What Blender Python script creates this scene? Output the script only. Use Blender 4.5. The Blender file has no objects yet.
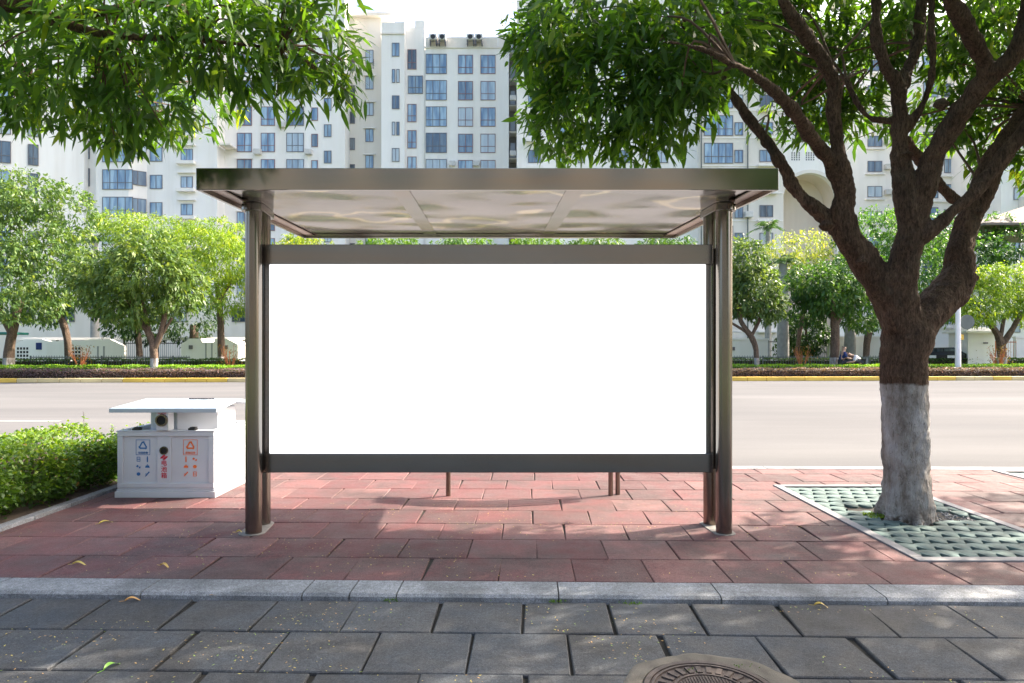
import bpy, bmesh, math, random
import numpy as np
from mathutils import Vector, Matrix, noise as mnoise
random.seed(7); RNG = np.random.default_rng(7)
R = math.radians
scene = bpy.context.scene
col = scene.collection
# ------------------------------------------------------------ camera, light, exposure
F = 683.0; HOR = 349.0; CX = 512.0; CH = 1.5
cam_d = bpy.data.cameras.new('camera'); cam = bpy.data.objects.new('camera', cam_d); col.objects.link(cam)
cam.location = (0, 0, CH); cam.rotation_euler = (R(90), 0, 0)
cam_d.sensor_width = 36; cam_d.lens = 36*F/1024; cam_d.shift_y = (HOR-341.5)/1024
cam_d.clip_start = .05; cam_d.clip_end = 1500
scene.camera = cam
SUN = Vector((1.1, .48, 1.0)).normalized()
w = bpy.data.worlds.new('World'); scene.world = w; w.use_nodes = True
nt = w.node_tree; bg = nt.nodes['Background']
sky = nt.nodes.new('ShaderNodeTexSky'); sky.sky_type = 'NISHITA'; sky.sun_disc = False
sky.sun_elevation = math.asin(SUN.z); sky.sun_rotation = math.atan2(SUN.x, SUN.y)
sky.air_density = 1.0; sky.dust_density = 7; sky.ozone_density = 1.4
nt.links.new(sky.outputs[0], bg.inputs[0]); bg.inputs[1].default_value = .15
sl = bpy.data.lights.new('sun', 'SUN'); sl.energy = 3.8; sl.angle = R(.5); sl.color = (1, .89, .74)
so = bpy.data.objects.new('sun', sl); col.objects.link(so); so.rotation_euler = SUN.to_track_quat('Z', 'Y').to_euler()
so.location = (20, 10, 30)
scene.view_settings.view_transform = 'Standard'; scene.view_settings.look = 'None'
scene.view_settings.exposure = 1.98; scene.view_settings.gamma = 1

def P(px, py, Y): return Vector(((px-CX)*Y/F, Y, CH+(HOR-py)*Y/F))
# ------------------------------------------------------------ helpers
def tag(o, label=None, cat=None, group=None, kind=None):
    if label: o['label'] = label
    if cat: o['category'] = cat
    if group: o['group'] = group
    if kind: o['kind'] = kind
    return o
def empty(name, loc, rz=0, label=None, cat=None, group=None):
    o = bpy.data.objects.new(name, None); o.location = loc; o.rotation_euler = (0, 0, rz); o.empty_display_size = .2
    col.objects.link(o); return tag(o, label, cat, group)
class MB:
    def __init__(s): s.v = []; s.f = []; s.m = []; s.cv = []; s.c = 0.5
    def add(s, vs, fs, m=0):
        b = len(s.v); s.v += [tuple(p) for p in vs]; s.f += [tuple(i+b for i in f) for f in fs]; s.m += [m]*len(fs); s.cv += [s.c]*len(vs)
    def box(s, x0, x1, y0, y1, z0, z1, m=0, M=None):
        vs = [Vector(p) for p in ((x0,y0,z0),(x1,y0,z0),(x1,y1,z0),(x0,y1,z0),(x0,y0,z1),(x1,y0,z1),(x1,y1,z1),(x0,y1,z1))]
        if M: vs = [M @ p for p in vs]
        s.add(vs, [(0,3,2,1),(4,5,6,7),(0,1,5,4),(1,2,6,5),(2,3,7,6),(3,0,4,7)], m)
    def prism(s, pts, z0, z1, m=0, M=None):
        n = len(pts); vs = [Vector((x,y,z0)) for x,y in pts]+[Vector((x,y,z1)) for x,y in pts]
        if M: vs = [M @ p for p in vs]
        s.add(vs, [tuple(range(n-1,-1,-1)), tuple(range(n,2*n))]+[(i,(i+1)%n,n+(i+1)%n,n+i) for i in range(n)], m)
    def tube(s, pts, rad, n=12, m=0, cap=True, wob=0):
        pts = [Vector(p) for p in pts]
        if not hasattr(rad, '__len__'): rad = [rad]*len(pts)
        u = None; b = []
        for i, p in enumerate(pts):
            t = (pts[min(i+1,len(pts)-1)]-pts[max(i-1,0)]).normalized()
            if u is None: u = t.orthogonal().normalized()
            u = (u - t*u.dot(t)).normalized(); v = t.cross(u)
            for k in range(n):
                a = 2*math.pi*k/n; d = u*math.cos(a)+v*math.sin(a); r = rad[i]
                if wob: r *= 1+wob*mnoise.noise((p+d*rad[i])*6)+wob*.8*mnoise.noise((p+d*rad[i])*17)
                b.append(p+d*r)
        fs = [(i*n+k, i*n+(k+1)%n, (i+1)*n+(k+1)%n, (i+1)*n+k) for i in range(len(pts)-1) for k in range(n)]
        if cap: fs += [tuple(range(n-1,-1,-1)), tuple((len(pts)-1)*n+k for k in range(n))]
        s.add(b, fs, m)
    def disc(s, c, r, n=24, z=0, m=0):
        s.add([(c[0]+r*math.cos(2*math.pi*k/n), c[1]+r*math.sin(2*math.pi*k/n), z) for k in range(n)], [tuple(range(n))], m)
    def build(s, name, mats, parent=None, smooth=False, bevel=0, attr=False, loc=None):
        me = bpy.data.meshes.new(name); me.from_pydata(s.v, [], s.f)
        if not isinstance(mats, (list, tuple)): mats = [mats]
        for m in mats: me.materials.append(m)
        if len(mats) > 1: me.polygons.foreach_set('material_index', s.m)
        if smooth: me.polygons.foreach_set('use_smooth', [True]*len(me.polygons))
        if attr:
            a = me.attributes.new('rnd', 'FLOAT', 'POINT'); a.data.foreach_set('value', s.cv)
        me.update()
        o = bpy.data.objects.new(name, me); col.objects.link(o)
        if parent: o.parent = parent
        if loc: o.location = loc
        if smooth:
            try: me.set_sharp_from_angle(angle=R(40))
            except Exception: pass
        if bevel:
            b = o.modifiers.new('bevel', 'BEVEL'); b.width = bevel; b.segments = 2; b.limit_method = 'ANGLE'; b.angle_limit = R(40)
        return o
def spline(pts, rad, n=6):
    pts = [Vector(p) for p in pts]; op = []; orad = []
    for i in range(len(pts)-1):
        p0 = pts[max(i-1,0)]; p1 = pts[i]; p2 = pts[i+1]; p3 = pts[min(i+2,len(pts)-1)]
        for k in range(n):
            t = k/n
            op.append(.5*((2*p1)+(p2-p0)*t+(2*p0-5*p1+4*p2-p3)*t*t+(3*p1-p0-3*p2+p3)*t**3)); orad.append(rad[i]*(1-t)+rad[i+1]*t)
    op.append(pts[-1]); orad.append(rad[-1]); return op, orad

# ------------------------------------------------------------ materials
class NM:
    def __init__(s, name):
        s.mat = bpy.data.materials.new(name); s.mat.use_nodes = True; s.nt = s.mat.node_tree
        s.b = s.nt.nodes['Principled BSDF']; s.out = s.nt.nodes['Material Output']; s._co = None
    def n(s, t, **k):
        x = s.nt.nodes.new(t)
        for a, b in k.items(): setattr(x, a, b)
        return x
    def l(s, a, b): s.nt.links.new(a, b)
    def co(s, kind='Object'):
        if not s._co: s._co = s.n('ShaderNodeTexCoord')
        return s._co.outputs[kind]
    def noise(s, scale, detail=4, rough=.55, vec=None, sc3=None, dist=0):
        t = s.n('ShaderNodeTexNoise'); t.inputs['Scale'].default_value = scale; t.inputs['Detail'].default_value = detail; t.inputs['Roughness'].default_value = rough; t.inputs['Distortion'].default_value = dist
        v = vec or s.co()
        if sc3:
            m = s.n('ShaderNodeMapping'); m.inputs['Scale'].default_value = sc3; s.l(v, m.inputs[0]); v = m.outputs[0]
        s.l(v, t.inputs['Vector']); return t.outputs[0]
    def ramp(s, fac, stops, interp='LINEAR'):
        r = s.n('ShaderNodeValToRGB'); e = r.color_ramp.elements; r.color_ramp.interpolation = interp
        while len(e) < len(stops): e.new(.5)
        for q, (p, c) in zip(e, stops):
            q.position = p; q.color = (c, c, c, 1) if not hasattr(c, '__len__') else (*c, 1)
        s.l(fac, r.inputs[0]); return r.outputs[0]
    def mix(s, fac, a, b, mode='MIX'):
        m = s.n('ShaderNodeMix', data_type='RGBA', blend_type=mode)
        for i, v in ((0, fac), (6, a), (7, b)):
            if isinstance(v, (int, float)): m.inputs[i].default_value = v
            elif isinstance(v, tuple): m.inputs[i].default_value = (*v, 1)
            else: s.l(v, m.inputs[i])
        return m.outputs[2]
    def math(s, op, a, b=None):
        m = s.n('ShaderNodeMath', operation=op)
        for i, v in ((0, a), (1, b)):
            if v is None: continue
            if isinstance(v, (int, float)): m.inputs[i].default_value = v
            else: s.l(v, m.inputs[i])
        return m.outputs[0]
    def attr(s, name, t='GEOMETRY'):
        a = s.n('ShaderNodeAttribute'); a.attribute_name = name; a.attribute_type = t; return a
    def bump(s, h, strength=.5, dist=.01):
        b = s.n('ShaderNodeBump'); b.inputs['Strength'].default_value = strength; b.inputs['Distance'].default_value = dist
        s.l(h, b.inputs['Height']); s.l(b.outputs[0], s.b.inputs['Normal'])
    def set(s, color=None, rough=None, metal=None, spec=None):
        for k, v in (('Base Color', color), ('Roughness', rough), ('Metallic', metal), ('Specular IOR Level', spec)):
            if v is None: continue
            if isinstance(v, tuple): s.b.inputs[k].default_value = (*v, 1)
            elif isinstance(v, (int, float)): s.b.inputs[k].default_value = v
            else: s.l(v, s.b.inputs[k])
        return s
def simple(name, c, rough=.6, metal=0, var=.12, scale=3, bump=0):
    m = NM(name); n = m.noise(scale, 6)
    d = tuple(x*(1-var) for x in c); e = tuple(min(1, x*(1+var)) for x in c)
    m.set(m.ramp(n, [(.3, d), (.7, e)]), rough, metal)
    if bump: m.bump(m.noise(scale*20, 5), bump, .004)
    return m.mat
MT = {}
# steel
def steel(name, c, rough, sc):
    m = NM(name); n = m.noise(1.2, 3); n2 = m.noise(9, 5, sc3=sc)
    c1 = m.mix(n, tuple(x*.82 for x in c), tuple(x*1.12 for x in c))
    st = m.noise(1.1, 6, .65, sc3=tuple(min(q, 3.5)*.9 for q in sc), dist=.4)
    c1 = m.mix(m.ramp(st, [(.45, 0), (.7, .65)]), c1, (c[0]*1.2, c[1]*.88, c[2]*.66))
    c1 = m.mix(m.ramp(st, [(.28, .55), (.42, 0)]), c1, (c[0]*.72, c[1]*.86, c[2]*.82))
    m.set(c1, m.ramp(n2, [(.3, rough*.97), (.7, rough*1.04)]), 1.0)
    m.bump(m.noise(.8, 2), .25, .02); return m.mat
MT['steel_h'] = steel('brushed_steel_beam', (.34, .32, .29), .13, (.4, 1, 14))
MT['steel_v'] = steel('brushed_steel_post', (.22, .205, .19), .20, (14, 14, .4))
MT['steel_dark'] = steel('dark_brushed_frame', (.24, .255, .275), .22, (.3, 1, 16))
def m_soffit():
    m = NM('polished_ceiling_panel'); vo = m.n('ShaderNodeTexVoronoi', feature='SMOOTH_F1'); vo.inputs['Scale'].default_value = 1.7; vo.inputs['Smoothness'].default_value = .6; m.l(m.co(), vo.inputs['Vector'])
    n = m.math('ADD', m.math('MULTIPLY', vo.outputs['Distance'], .55), m.math('MULTIPLY', m.noise(1.0, 1, .4), .5))
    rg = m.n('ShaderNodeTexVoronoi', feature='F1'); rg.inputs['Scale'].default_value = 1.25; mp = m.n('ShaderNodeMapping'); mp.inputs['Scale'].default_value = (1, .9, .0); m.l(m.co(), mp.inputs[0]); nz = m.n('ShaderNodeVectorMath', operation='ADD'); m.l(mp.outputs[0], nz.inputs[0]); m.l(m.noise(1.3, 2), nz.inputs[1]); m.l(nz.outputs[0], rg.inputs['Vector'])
    refl_ring = m.ramp(rg.outputs['Distance'], [(.25, 0), (.28, 1), (.33, 1), (.36, 0)])  # oval reflection outlines painted into the ceiling colour as pale rings
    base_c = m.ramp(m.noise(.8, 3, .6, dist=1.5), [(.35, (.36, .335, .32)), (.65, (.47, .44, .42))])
    m.set(m.mix(refl_ring, base_c, (.92, .80, .58)), .15, .75)
    m.bump(n, .42, .10); return m.mat
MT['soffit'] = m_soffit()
def m_white_panel():
    m = NM('glowing_white_panel'); m.set((.82, .82, .82), .3)
    m.b.inputs['Emission Color'].default_value = (1, 1, 1, 1); m.b.inputs['Emission Strength'].default_value = .55; return m.mat  # even emission brings the blank panel to clipped white
MT['trim'] = simple('pale_ceiling_trim', (.50, .40, .34), .4, .2)
MT['panel'] = m_white_panel()
def paver(name, ca, cb, cc, dirt):
    m = NM(name); a = m.attr('rnd'); n = m.noise(3.2, 6, .65); f = m.noise(150, 3, .7); f2 = m.noise(420, 2, .6)
    base = m.ramp(a.outputs['Fac'], [(0, ca), (.5, cb), (1, cc)])
    base = m.mix(m.ramp(n, [(.38, 0), (.62, .75)]), base, dirt)
    base = m.mix(m.ramp(m.noise(.8, 5, .6), [(.48, 0), (.62, .6)]), base, tuple(x*.5 for x in dirt))
    base = m.mix(.75, base, m.ramp(f, [(.3, .12), (.5, .5), (.7, .92)]), 'OVERLAY')
    base = m.mix(.5, base, m.ramp(m.noise(38, 5, .75), [(.3, .2), (.5, .5), (.7, .85)]), 'OVERLAY')
    base = m.mix(m.ramp(f2, [(.66, 0), (.74, .5)]), base, (.4, .37, .33))
    m.set(base, m.ramp(m.noise(5, 4), [(.3, .6), (.7, .85)]), 0, .35)
    m.bump(m.math('ADD', f, m.math('MULTIPLY', m.noise(12, 4), .9)), .55, .006); return m.mat
MT['red'] = paver('red_concrete_paver', (.078, .028, .030), (.125, .048, .050), (.175, .085, .082), (.10, .066, .066))
MT['gray'] = paver('grey_concrete_slab', (.036, .043, .054), (.053, .060, .071), (.080, .086, .095), (.072, .068, .066))
MT['kerb'] = paver('granite_kerb', (.175, .19, .215), (.22, .235, .26), (.28, .29, .31), (.15, .158, .17))
MT['joint'] = simple('joint_soil', (.020, .017, .013), .95, 0, .5, 25, .5)
MT['soil'] = simple('brown_soil', (.060, .042, .030), .95, 0, .5, 18, .8)
MT['lawn'] = simple('lawn_ground', (.050, .085, .022), .95, 0, .4, 2, .5)
def m_road():
    m = NM('worn_asphalt'); n = m.noise(.25, 5, sc3=(.25, 1, 1)); f = m.noise(90, 4, .8)
    c = m.ramp(n, [(.35, (.112, .111, .114)), (.7, (.150, .148, .150))])
    c = m.mix(m.ramp(m.noise(.9, 4, sc3=(.10, .9, 1)), [(.45, 0), (.68, .5)]), c, (.100, .101, .106))
    m.set(m.mix(.35, c, f, 'OVERLAY'), 1.0, 0, .05); m.bump(f, .3, .004); return m.mat
MT['road'] = m_road()
MT['paint'] = simple('road_paint', (.28, .28, .27), .7, 0, .12, 8)
def m_wall(name, c, streak=.35):
    m = NM(name); n = m.noise(.5, 5, .6, sc3=(1.6, 1.6, .12)); n2 = m.noise(.16, 3)
    c1 = m.mix(m.ramp(n, [(.45, 0), (.7, streak)]), c, (c[0]*.74, c[1]*.70, c[2]*.64))
    c1 = m.mix(m.ramp(n2, [(.4, 0), (.7, .3)]), c1, (c[0]*.94, c[1]*.9, c[2]*.84))
    # faint tile courses
    m.set(c1, .8); return m.mat
MT['wall_white'] = m_wall('white_render', (.90, .868, .83))
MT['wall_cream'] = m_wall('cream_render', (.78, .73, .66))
MT['wall_beige'] = m_wall('beige_vault_render', (.80, .70, .60))
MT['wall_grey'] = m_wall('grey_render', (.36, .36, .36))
def m_glass(name, ca, cb):
    m = NM(name); oi = m.n('ShaderNodeObjectInfo'); n = m.noise(1.1, 2, vec=m.co('Object'), sc3=(2.2, 1, .25))
    v = m.n('ShaderNodeVectorMath', operation='ADD'); m.l(m.co('Object'), v.inputs[0])
    cmb = m.n('ShaderNodeCombineXYZ'); m.l(m.math('MULTIPLY', oi.outputs['Random'], 40), cmb.inputs[0]); m.l(cmb.outputs[0], v.inputs[1])
    n = m.noise(1.0, 2, vec=v.outputs[0], sc3=(2.0, 1, .3))
    cc = m.ramp(n, [(.35, ca), (.5, tuple((a+b)/2 for a, b in zip(ca, cb))), (.62, cb)])
    r2 = m.math('FRACT', m.math('MULTIPLY', oi.outputs['Random'], 17.3))
    cc = m.mix(m.ramp(r2, [(.0, .75), (.22, .35), (.3, 0)]), cc, (.03, .05, .08)); cc = m.mix(m.ramp(r2, [(.74, 0), (.8, .5), (1, .8)]), cc, (.55, .60, .62))
    m.set(cc, .06, 0, .9); return m.mat
MT['glass'] = m_glass('blue_window_glass', (.10, .19, .32), (.34, .48, .60))
MT['glass_d'] = m_glass('dark_window_glass', (.02, .03, .04), (.10, .14, .18))
MT['winframe'] = simple('window_frame_metal', (.16, .15, .16), .5, .3)
MT['winframe_r'] = simple('window_frame_maroon', (.24, .13, .13), .5, .2)
MT['ac'] = simple('unit_casing', (.6, .58, .55), .5)
MT['black'] = simple('black_plastic', (.02, .02, .02), .5)
MT['hole'] = simple('dark_opening', (.012, .012, .012), .8)
MT['bin'] = simple('white_enamel', (.56, .59, .64), .38, 0, .06, 2.5)
MT['bin2'] = simple('grey_bin_liner', (.28, .28, .30), .6, 0, .1, 3)
MT['binlid'] = simple('pale_blue_enamel', (.42, .50, .58), .35, 0, .06, 3)
MT['red_ink'] = simple('red_ink', (.50, .02, .05), .5, 0, .05)
MT['blue_ink'] = simple('blue_ink', (.03, .16, .42), .5, 0, .05)
MT['orange_ink'] = simple('orange_ink', (.85, .17, .03), .5, 0, .05)
MT['yellow_kerb'] = simple('yellow_kerb_paint', (.70, .47, .08), .7, 0, .2, .6)
MT['cream_kerb'] = simple('faded_kerb_paint', (.62, .50, .25), .7, 0, .2, .6)
MT['iron'] = simple('cast_iron', (.10, .078, .07), .55, .6, .3, 20, .4)
MT['collar'] = simple('mossy_concrete', (.12, .105, .085), .9, 0, .35, 9, .9)
MT['footing'] = simple('cement_smear', (.20, .19, .18), .9, 0, .3, 14, .5)
MT['mint'] = simple('mint_concrete', (.080, .125, .120), .85, 0, .40, 7, .8)
MT['border'] = simple('planter_border', (.19, .188, .20), .75, 0, .12, 6, .3)
MT['white_paint'] = simple('white_paint', (.78, .78, .78), .5, 0, .05, 3)
MT['teal'] = simple('teal_paint', (.02, .20, .17), .5)
MT['tarp'] = simple('beige_canopy_cloth', (.17, .145, .125), .8, 0, .08)
MT['fence_iron'] = simple('black_railing', (.03, .03, .032), .5, .3)
MT['fence_pale'] = simple('pale_railing', (.13, .15, .14), .5, .2)
MT['orange_post'] = simple('orange_stakes', (.45, .15, .06), .7)
MT['car'] = simple('dark_car_paint', (.02, .024, .035), .25, .4)
MT['plate'] = simple('white_plate', (.7, .72, .75), .5)
MT['tyre'] = simple('tyre_rubber', (.02, .02, .02), .85)
MT['skin'] = simple('skin', (.45, .27, .19), .6)
MT['hair'] = simple('black_hair', (.012, .01, .01), .6)
MT['navy'] = simple('navy_cloth', (.018, .035, .14), .85)
MT['lightcloth'] = simple('pale_cloth', (.55, .55, .58), .85)
MT['trouser'] = simple('dark_trousers', (.04, .04, .05), .85)
def m_bark(name, c, paint_z=None, soft=.03):
    m = NM(name); n = m.noise(5, 7, .65, sc3=(1.5, 1.5, .5)); f = m.noise(28, 7, .75, sc3=(2.2, 2.2, .55), dist=.8)
    b = m.ramp(n, [(.3, tuple(x*.55 for x in c)), (.55, c), (.78, tuple(x*1.6 for x in c))])
    b = m.mix(.7, b, m.ramp(f, [(.36, .02), (.62, .80)]), 'OVERLAY')
    b = m.mix(m.ramp(m.noise(2.2, 4), [(.6, 0), (.75, .35)]), b, (.13, .14, .11))
    if paint_z:
        sx = m.n('ShaderNodeSeparateXYZ'); m.l(m.co(), sx.inputs[0])
        z = m.math('ADD', sx.outputs[2], m.math('MULTIPLY', m.noise(7, 3), soft*2.2))
        k = m.ramp(m.math('SUBTRACT', z, paint_z-.5+soft), [(.49, 1), (.51, 0)])
        wp = m.ramp(m.noise(6, 6, .7, sc3=(1, 1, .35)), [(.32, (.16, .125, .10)), (.48, (.38, .35, .33)), (.68, (.58, .57, .58))])
        wp = m.mix(m.ramp(m.noise(22, 7, .8, sc3=(2.2, 2.2, .6), dist=1), [(.56, 0), (.64, .9)]), wp, (.10, .08, .06))
        low = m.ramp(m.math('ADD', sx.outputs[2], m.math('MULTIPLY', m.noise(14, 5), .16)), [(.07, 1), (.17, 0)])
        wp = m.mix(m.math('MULTIPLY', low, m.ramp(m.noise(30, 4), [(.45, 0), (.55, .9)])), wp, (.10, .07, .05))
        b = m.mix(k, b, wp)
    m.set(b, .9, 0, .2)
    m.bump(m.math('ADD', f, m.math('MULTIPLY', n, 1.5)), .95, .035); return m.mat
MT['bark'] = m_bark('near_tree_bark', (.125, .080, .056), 1.19, .035)
MT['bark_far'] = m_bark('far_tree_bark', (.17, .12, .09), 1.0, .02)
MT['twig'] = simple('twig_bark', (.10, .06, .04), .9, 0, .3, 10)
MT['palm_bark'] = simple('pale_palm_bark', (.30, .29, .27), .9, 0, .2, 3)
def m_leaf(name, stops, trans=.5, tint=True, tcol=(1.5, 1.35, .35), rough=.42):
    m = NM(name); a = m.attr('rnd'); c = m.ramp(a.outputs['Fac'], stops)
    if tint:
        oi = m.n('ShaderNodeObjectInfo'); c = m.mix(1.0, c, oi.outputs['Color'], 'MULTIPLY')
    m.set(c, rough, 0, .5)
    t = m.n('ShaderNodeBsdfTranslucent'); m.l(m.mix(1.0, c, tcol, 'MULTIPLY'), t.inputs[0])
    x = m.n('ShaderNodeMixShader'); x.inputs[0].default_value = trans
    m.l(m.b.outputs[0], x.inputs[1]); m.l(t.outputs[0], x.inputs[2]); m.l(x.outputs[0], m.out.inputs[0]); return m.mat
MT['leaf'] = m_leaf('mango_leaf', [(0, (.024, .066, .016)), (.5, (.042, .105, .022)), (.85, (.078, .155, .026)), (1, (.15, .21, .038))], .55, True, (2.6, 2.3, .42), .5)
MT['leaf_far'] = m_leaf('far_leaf', [(0, (.035, .085, .025)), (.5, (.070, .14, .038)), (1, (.15, .22, .065))], .38, True, (1.6, 1.45, .5), .5)
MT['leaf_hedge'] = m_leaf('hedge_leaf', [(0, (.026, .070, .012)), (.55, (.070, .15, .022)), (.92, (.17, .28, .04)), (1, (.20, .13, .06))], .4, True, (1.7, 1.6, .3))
MT['leaf_dry'] = m_leaf('fallen_leaf', [(0, (.62, .52, .10)), (.5, (.60, .34, .12)), (1, (.22, .46, .06))], .2, False, (1, 1, 1))

# ------------------------------------------------------------ leaves
def leaf_obj(name, C, D, L, W, mat, parent=None, droop=.22, rnd=None, flat=None):
    n = len(C); C = np.asarray(C, float); D = np.asarray(D, float); D = D/np.linalg.norm(D, axis=1)[:, None]
    up = RNG.normal(size=(n, 3))*.55+np.array([0, 0, 1.0])
    if flat is not None: up = flat
    S = np.cross(D, up); S /= (np.linalg.norm(S, axis=1)[:, None]+1e-6)
    L = np.asarray(L)*np.ones(n); W = np.asarray(W)*np.ones(n)
    down = np.array([0, 0, -1.0])
    def pt(t): return C+D*(L*t)[:, None]+down*(droop*L*t*t)[:, None]
    v = np.empty((n, 6, 3)); v[:, 0] = pt(0.0)
    m1 = pt(.32); m2 = pt(.68)
    v[:, 1] = m1-S*(W*.5)[:, None]; v[:, 2] = m1+S*(W*.5)[:, None]
    v[:, 3] = m2-S*(W*.40)[:, None]; v[:, 4] = m2+S*(W*.40)[:, None]; v[:, 5] = pt(1.0)
    me = bpy.data.meshes.new(name); me.vertices.add(n*6); me.vertices.foreach_set('co', v.reshape(-1).astype(np.float32))
    idx = np.array([0, 2, 1, 1, 2, 4, 3, 3, 4, 5]); loops = (np.arange(n)[:, None]*6+idx[None]).reshape(-1)
    me.loops.add(n*10); me.loops.foreach_set('vertex_index', loops.astype(np.int32))
    st = (np.arange(n)[:, None]*10+np.array([0, 3, 7])[None]).reshape(-1)
    me.polygons.add(n*3); me.polygons.foreach_set('loop_start', st.astype(np.int32))
    me.update(calc_edges=True); me.materials.append(mat)
    if rnd is None: rnd = np.clip(RNG.normal(.45, .22, n), 0, 1)
    a = me.attributes.new('rnd', 'FLOAT', 'POINT'); a.data.foreach_set('value', np.repeat(rnd, 6).astype(np.float32))
    o = bpy.data.objects.new(name, me); col.objects.link(o)
    if parent: o.parent = parent
    return o
def ell_tips(c, r, n, inner=.35):
    d = RNG.normal(size=(n, 3)); d /= np.linalg.norm(d, axis=1)[:, None]
    u = (inner**3+(1-inner**3)*RNG.random(n))**(1/3)
    return np.array(c)+d*u[:, None]*np.array(r), d
def cluster(T, D, k, L, W, spread=1.0, down=.55, jit=.04, base=None):
    n = len(T); T = np.repeat(T, k, 0); D = np.repeat(D, k, 0)
    d = D*.55+RNG.normal(size=(n*k, 3))*spread*.6+np.array([0, 0, -down])
    C = T+RNG.normal(size=(n*k, 3))*jit
    Ls = L*RNG.uniform(.45, 1.2, n*k)
    rn = np.clip(np.repeat(RNG.normal(.42, .2, n), k)+RNG.normal(0, .12, n*k), 0, 1)
    return C, d, Ls, W*Ls/L, rn
def cat(*a): return [np.concatenate(x) for x in zip(*a)]

# ------------------------------------------------------------ the ground
def ground():
    mb = MB(); mb.add([(-500,-300,-.22),(500,-300,-.22),(500,900,-.22),(-500,900,-.22)], [(0,1,2,3)])
    tag(mb.build('ground', MT['lawn']), kind='structure')
    mb = MB(); mb.add([(-120, 8.7, -.13), (120, 8.7, -.13), (120, 41, -.13), (-120, 29, -.13)], [(0,1,2,3)])
    tag(mb.build('road', MT['road']), kind='structure')
    mb = MB()
    for x0 in (-28.2, -16.2):
        mb.add([(x0, 15.35, -.126), (x0+6, 15.35, -.126), (x0+6, 15.5, -.126), (x0, 15.5, -.126)], [(0,1,2,3)])
    mb.add([(-60, 9.1, -.126), (60, 9.1, -.126), (60, 9.18, -.126), (-60, 9.18, -.126)], [(0,1,2,3)])
    tag(mb.build('road_marking', MT['paint']), kind='structure')
ground()
TH = -.0227
PV = Matrix.Rotation(math.atan(TH), 4, 'Z')
def slabs(name, mat, rows, x0, x1, zt, thick, wid, gap, off0, skip=None, jz=.0025, jr=.004, ragged=0):
    mb = MB()
    for i in range(len(rows)-1):
        y0, y1 = rows[i], rows[i+1]; x = x0 + (off0 if i % 2 else off0-wid/2)
        while x < x1:
            wd = wid*random.uniform(.985, 1.015)
            cx = x+wd/2; cy = (y0+y1)/2
            g = gap*random.uniform(.5, 1.3)+ragged*random.random()**3
            if not (skip and skip(cx, cy)):
                mb.c = min(1, max(0, random.gauss(.5, .26)))
                hx, hy = (wd-g)/2, (y1-y0-gap*random.uniform(.6, 1.4))/2
                M = PV @ Matrix.Translation((cx, cy, 0)) @ Matrix.Rotation(random.gauss(0, jr), 4, 'Z')
                dz = [random.gauss(0, jz) for _ in range(2)]
                b = .006; xs = random.uniform(-.012, .012)
                if ragged and random.random() < .5: xs += random.uniform(-.018, .01)
                lo = [(-hx, -hy), (hx, -hy), (hx+xs, hy), (-hx+xs, hy)]
                vs = [Vector((px, py, zt-thick)) for px, py in lo]
                t1 = [Vector((px, py, zt-b+dz[0]*px*2+dz[1]*py*2)) for px, py in lo]
                t2 = [Vector((px*(1-b/hx), py*(1-b/hy), zt+dz[0]*px*2+dz[1]*py*2)) for px, py in lo]
                allv = [M @ p for p in vs+t1+t2]
                fs = [(8,9,10,11)]+[(i2, (i2+1)%4, 4+(i2+1)%4, 4+i2) for i2 in range(4)]+[(4+i2, 4+(i2+1)%4, 8+(i2+1)%4, 8+i2) for i2 in range(4)]
                mb.add(allv, fs)
            x += wd
    return mb
rows_r = [4.405+.485*i for i in range(10)]
BEDX = -4.19
PLX0, PLX1, PLY0, PLY1 = 2.865, 4.25, 4.81, 7.5
P2 = (5.9, 8.6, 7.62, 8.4)
def clipX(mb):
    return mb
# pavement base (dark joints), then the slabs
mb = MB()
def rect(mb, x0, x1, y0, y1, z, m=0): mb.add([PV @ Vector(p) for p in ((x0,y0,z),(x1,y0,z),(x1,y1,z),(x0,y1,z))], [(0,1,2,3)], m)
mb.add([PV @ Vector(p) for p in ((-14,4.16,-.014),(14,4.16,-.014),(14,8.60,-.014),(-14,8.60,-.014))], [(0,1,2,3)])
mb.add([PV @ Vector(p) for p in ((-14,-6,-.050),(14,-6,-.050),(14,4.30,-.050),(-14,4.30,-.050))], [(0,1,2,3)])
mb.add([PV @ Vector(p) for p in ((-14,8.6,-.014),(14,8.6,-.014),(14,8.6,-.25),(-14,8.6,-.25))], [(0,1,2,3)])
tag(mb.build('pavement_bed', MT['joint']), kind='structure')
# red pavers in strips so that they stop at the planter edges
def cut_bmesh(o, planes_keep_fn): pass
red = slabs('red', None, rows_r, -11, 11.5, 0, .02, .503, .007, .25+.247)
ro = red.build('red_pavement', MT['red'], attr=True); tag(ro, kind='structure')
# trim the pavers that poke into the planter and bed openings (real cut)
def trim(o, x0, x1, y0, y1):
    bm = bmesh.new(); bm.from_mesh(o.data)
    for co, no in (((x0,0,0),(1,0,0)),((x1,0,0),(1,0,0)),((0,y0,0),(0,1,0)),((0,y1,0),(0,1,0))):
        bmesh.ops.bisect_plane(bm, geom=bm.verts[:]+bm.edges[:]+bm.faces[:], plane_co=co, plane_no=no)
    dead = [f for f in bm.faces if x0 < f.calc_center_median().x < x1 and y0 < f.calc_center_median().y < y1]
    bmesh.ops.delete(bm, geom=dead, context='FACES'); bm.to_mesh(o.data); bm.free()
for o in (ro,):
    trim(o, PLX0, PLX1, PLY0, PLY1); trim(o, *P2); trim(o, -30, BEDX, 5.05, 9.5)
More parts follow.
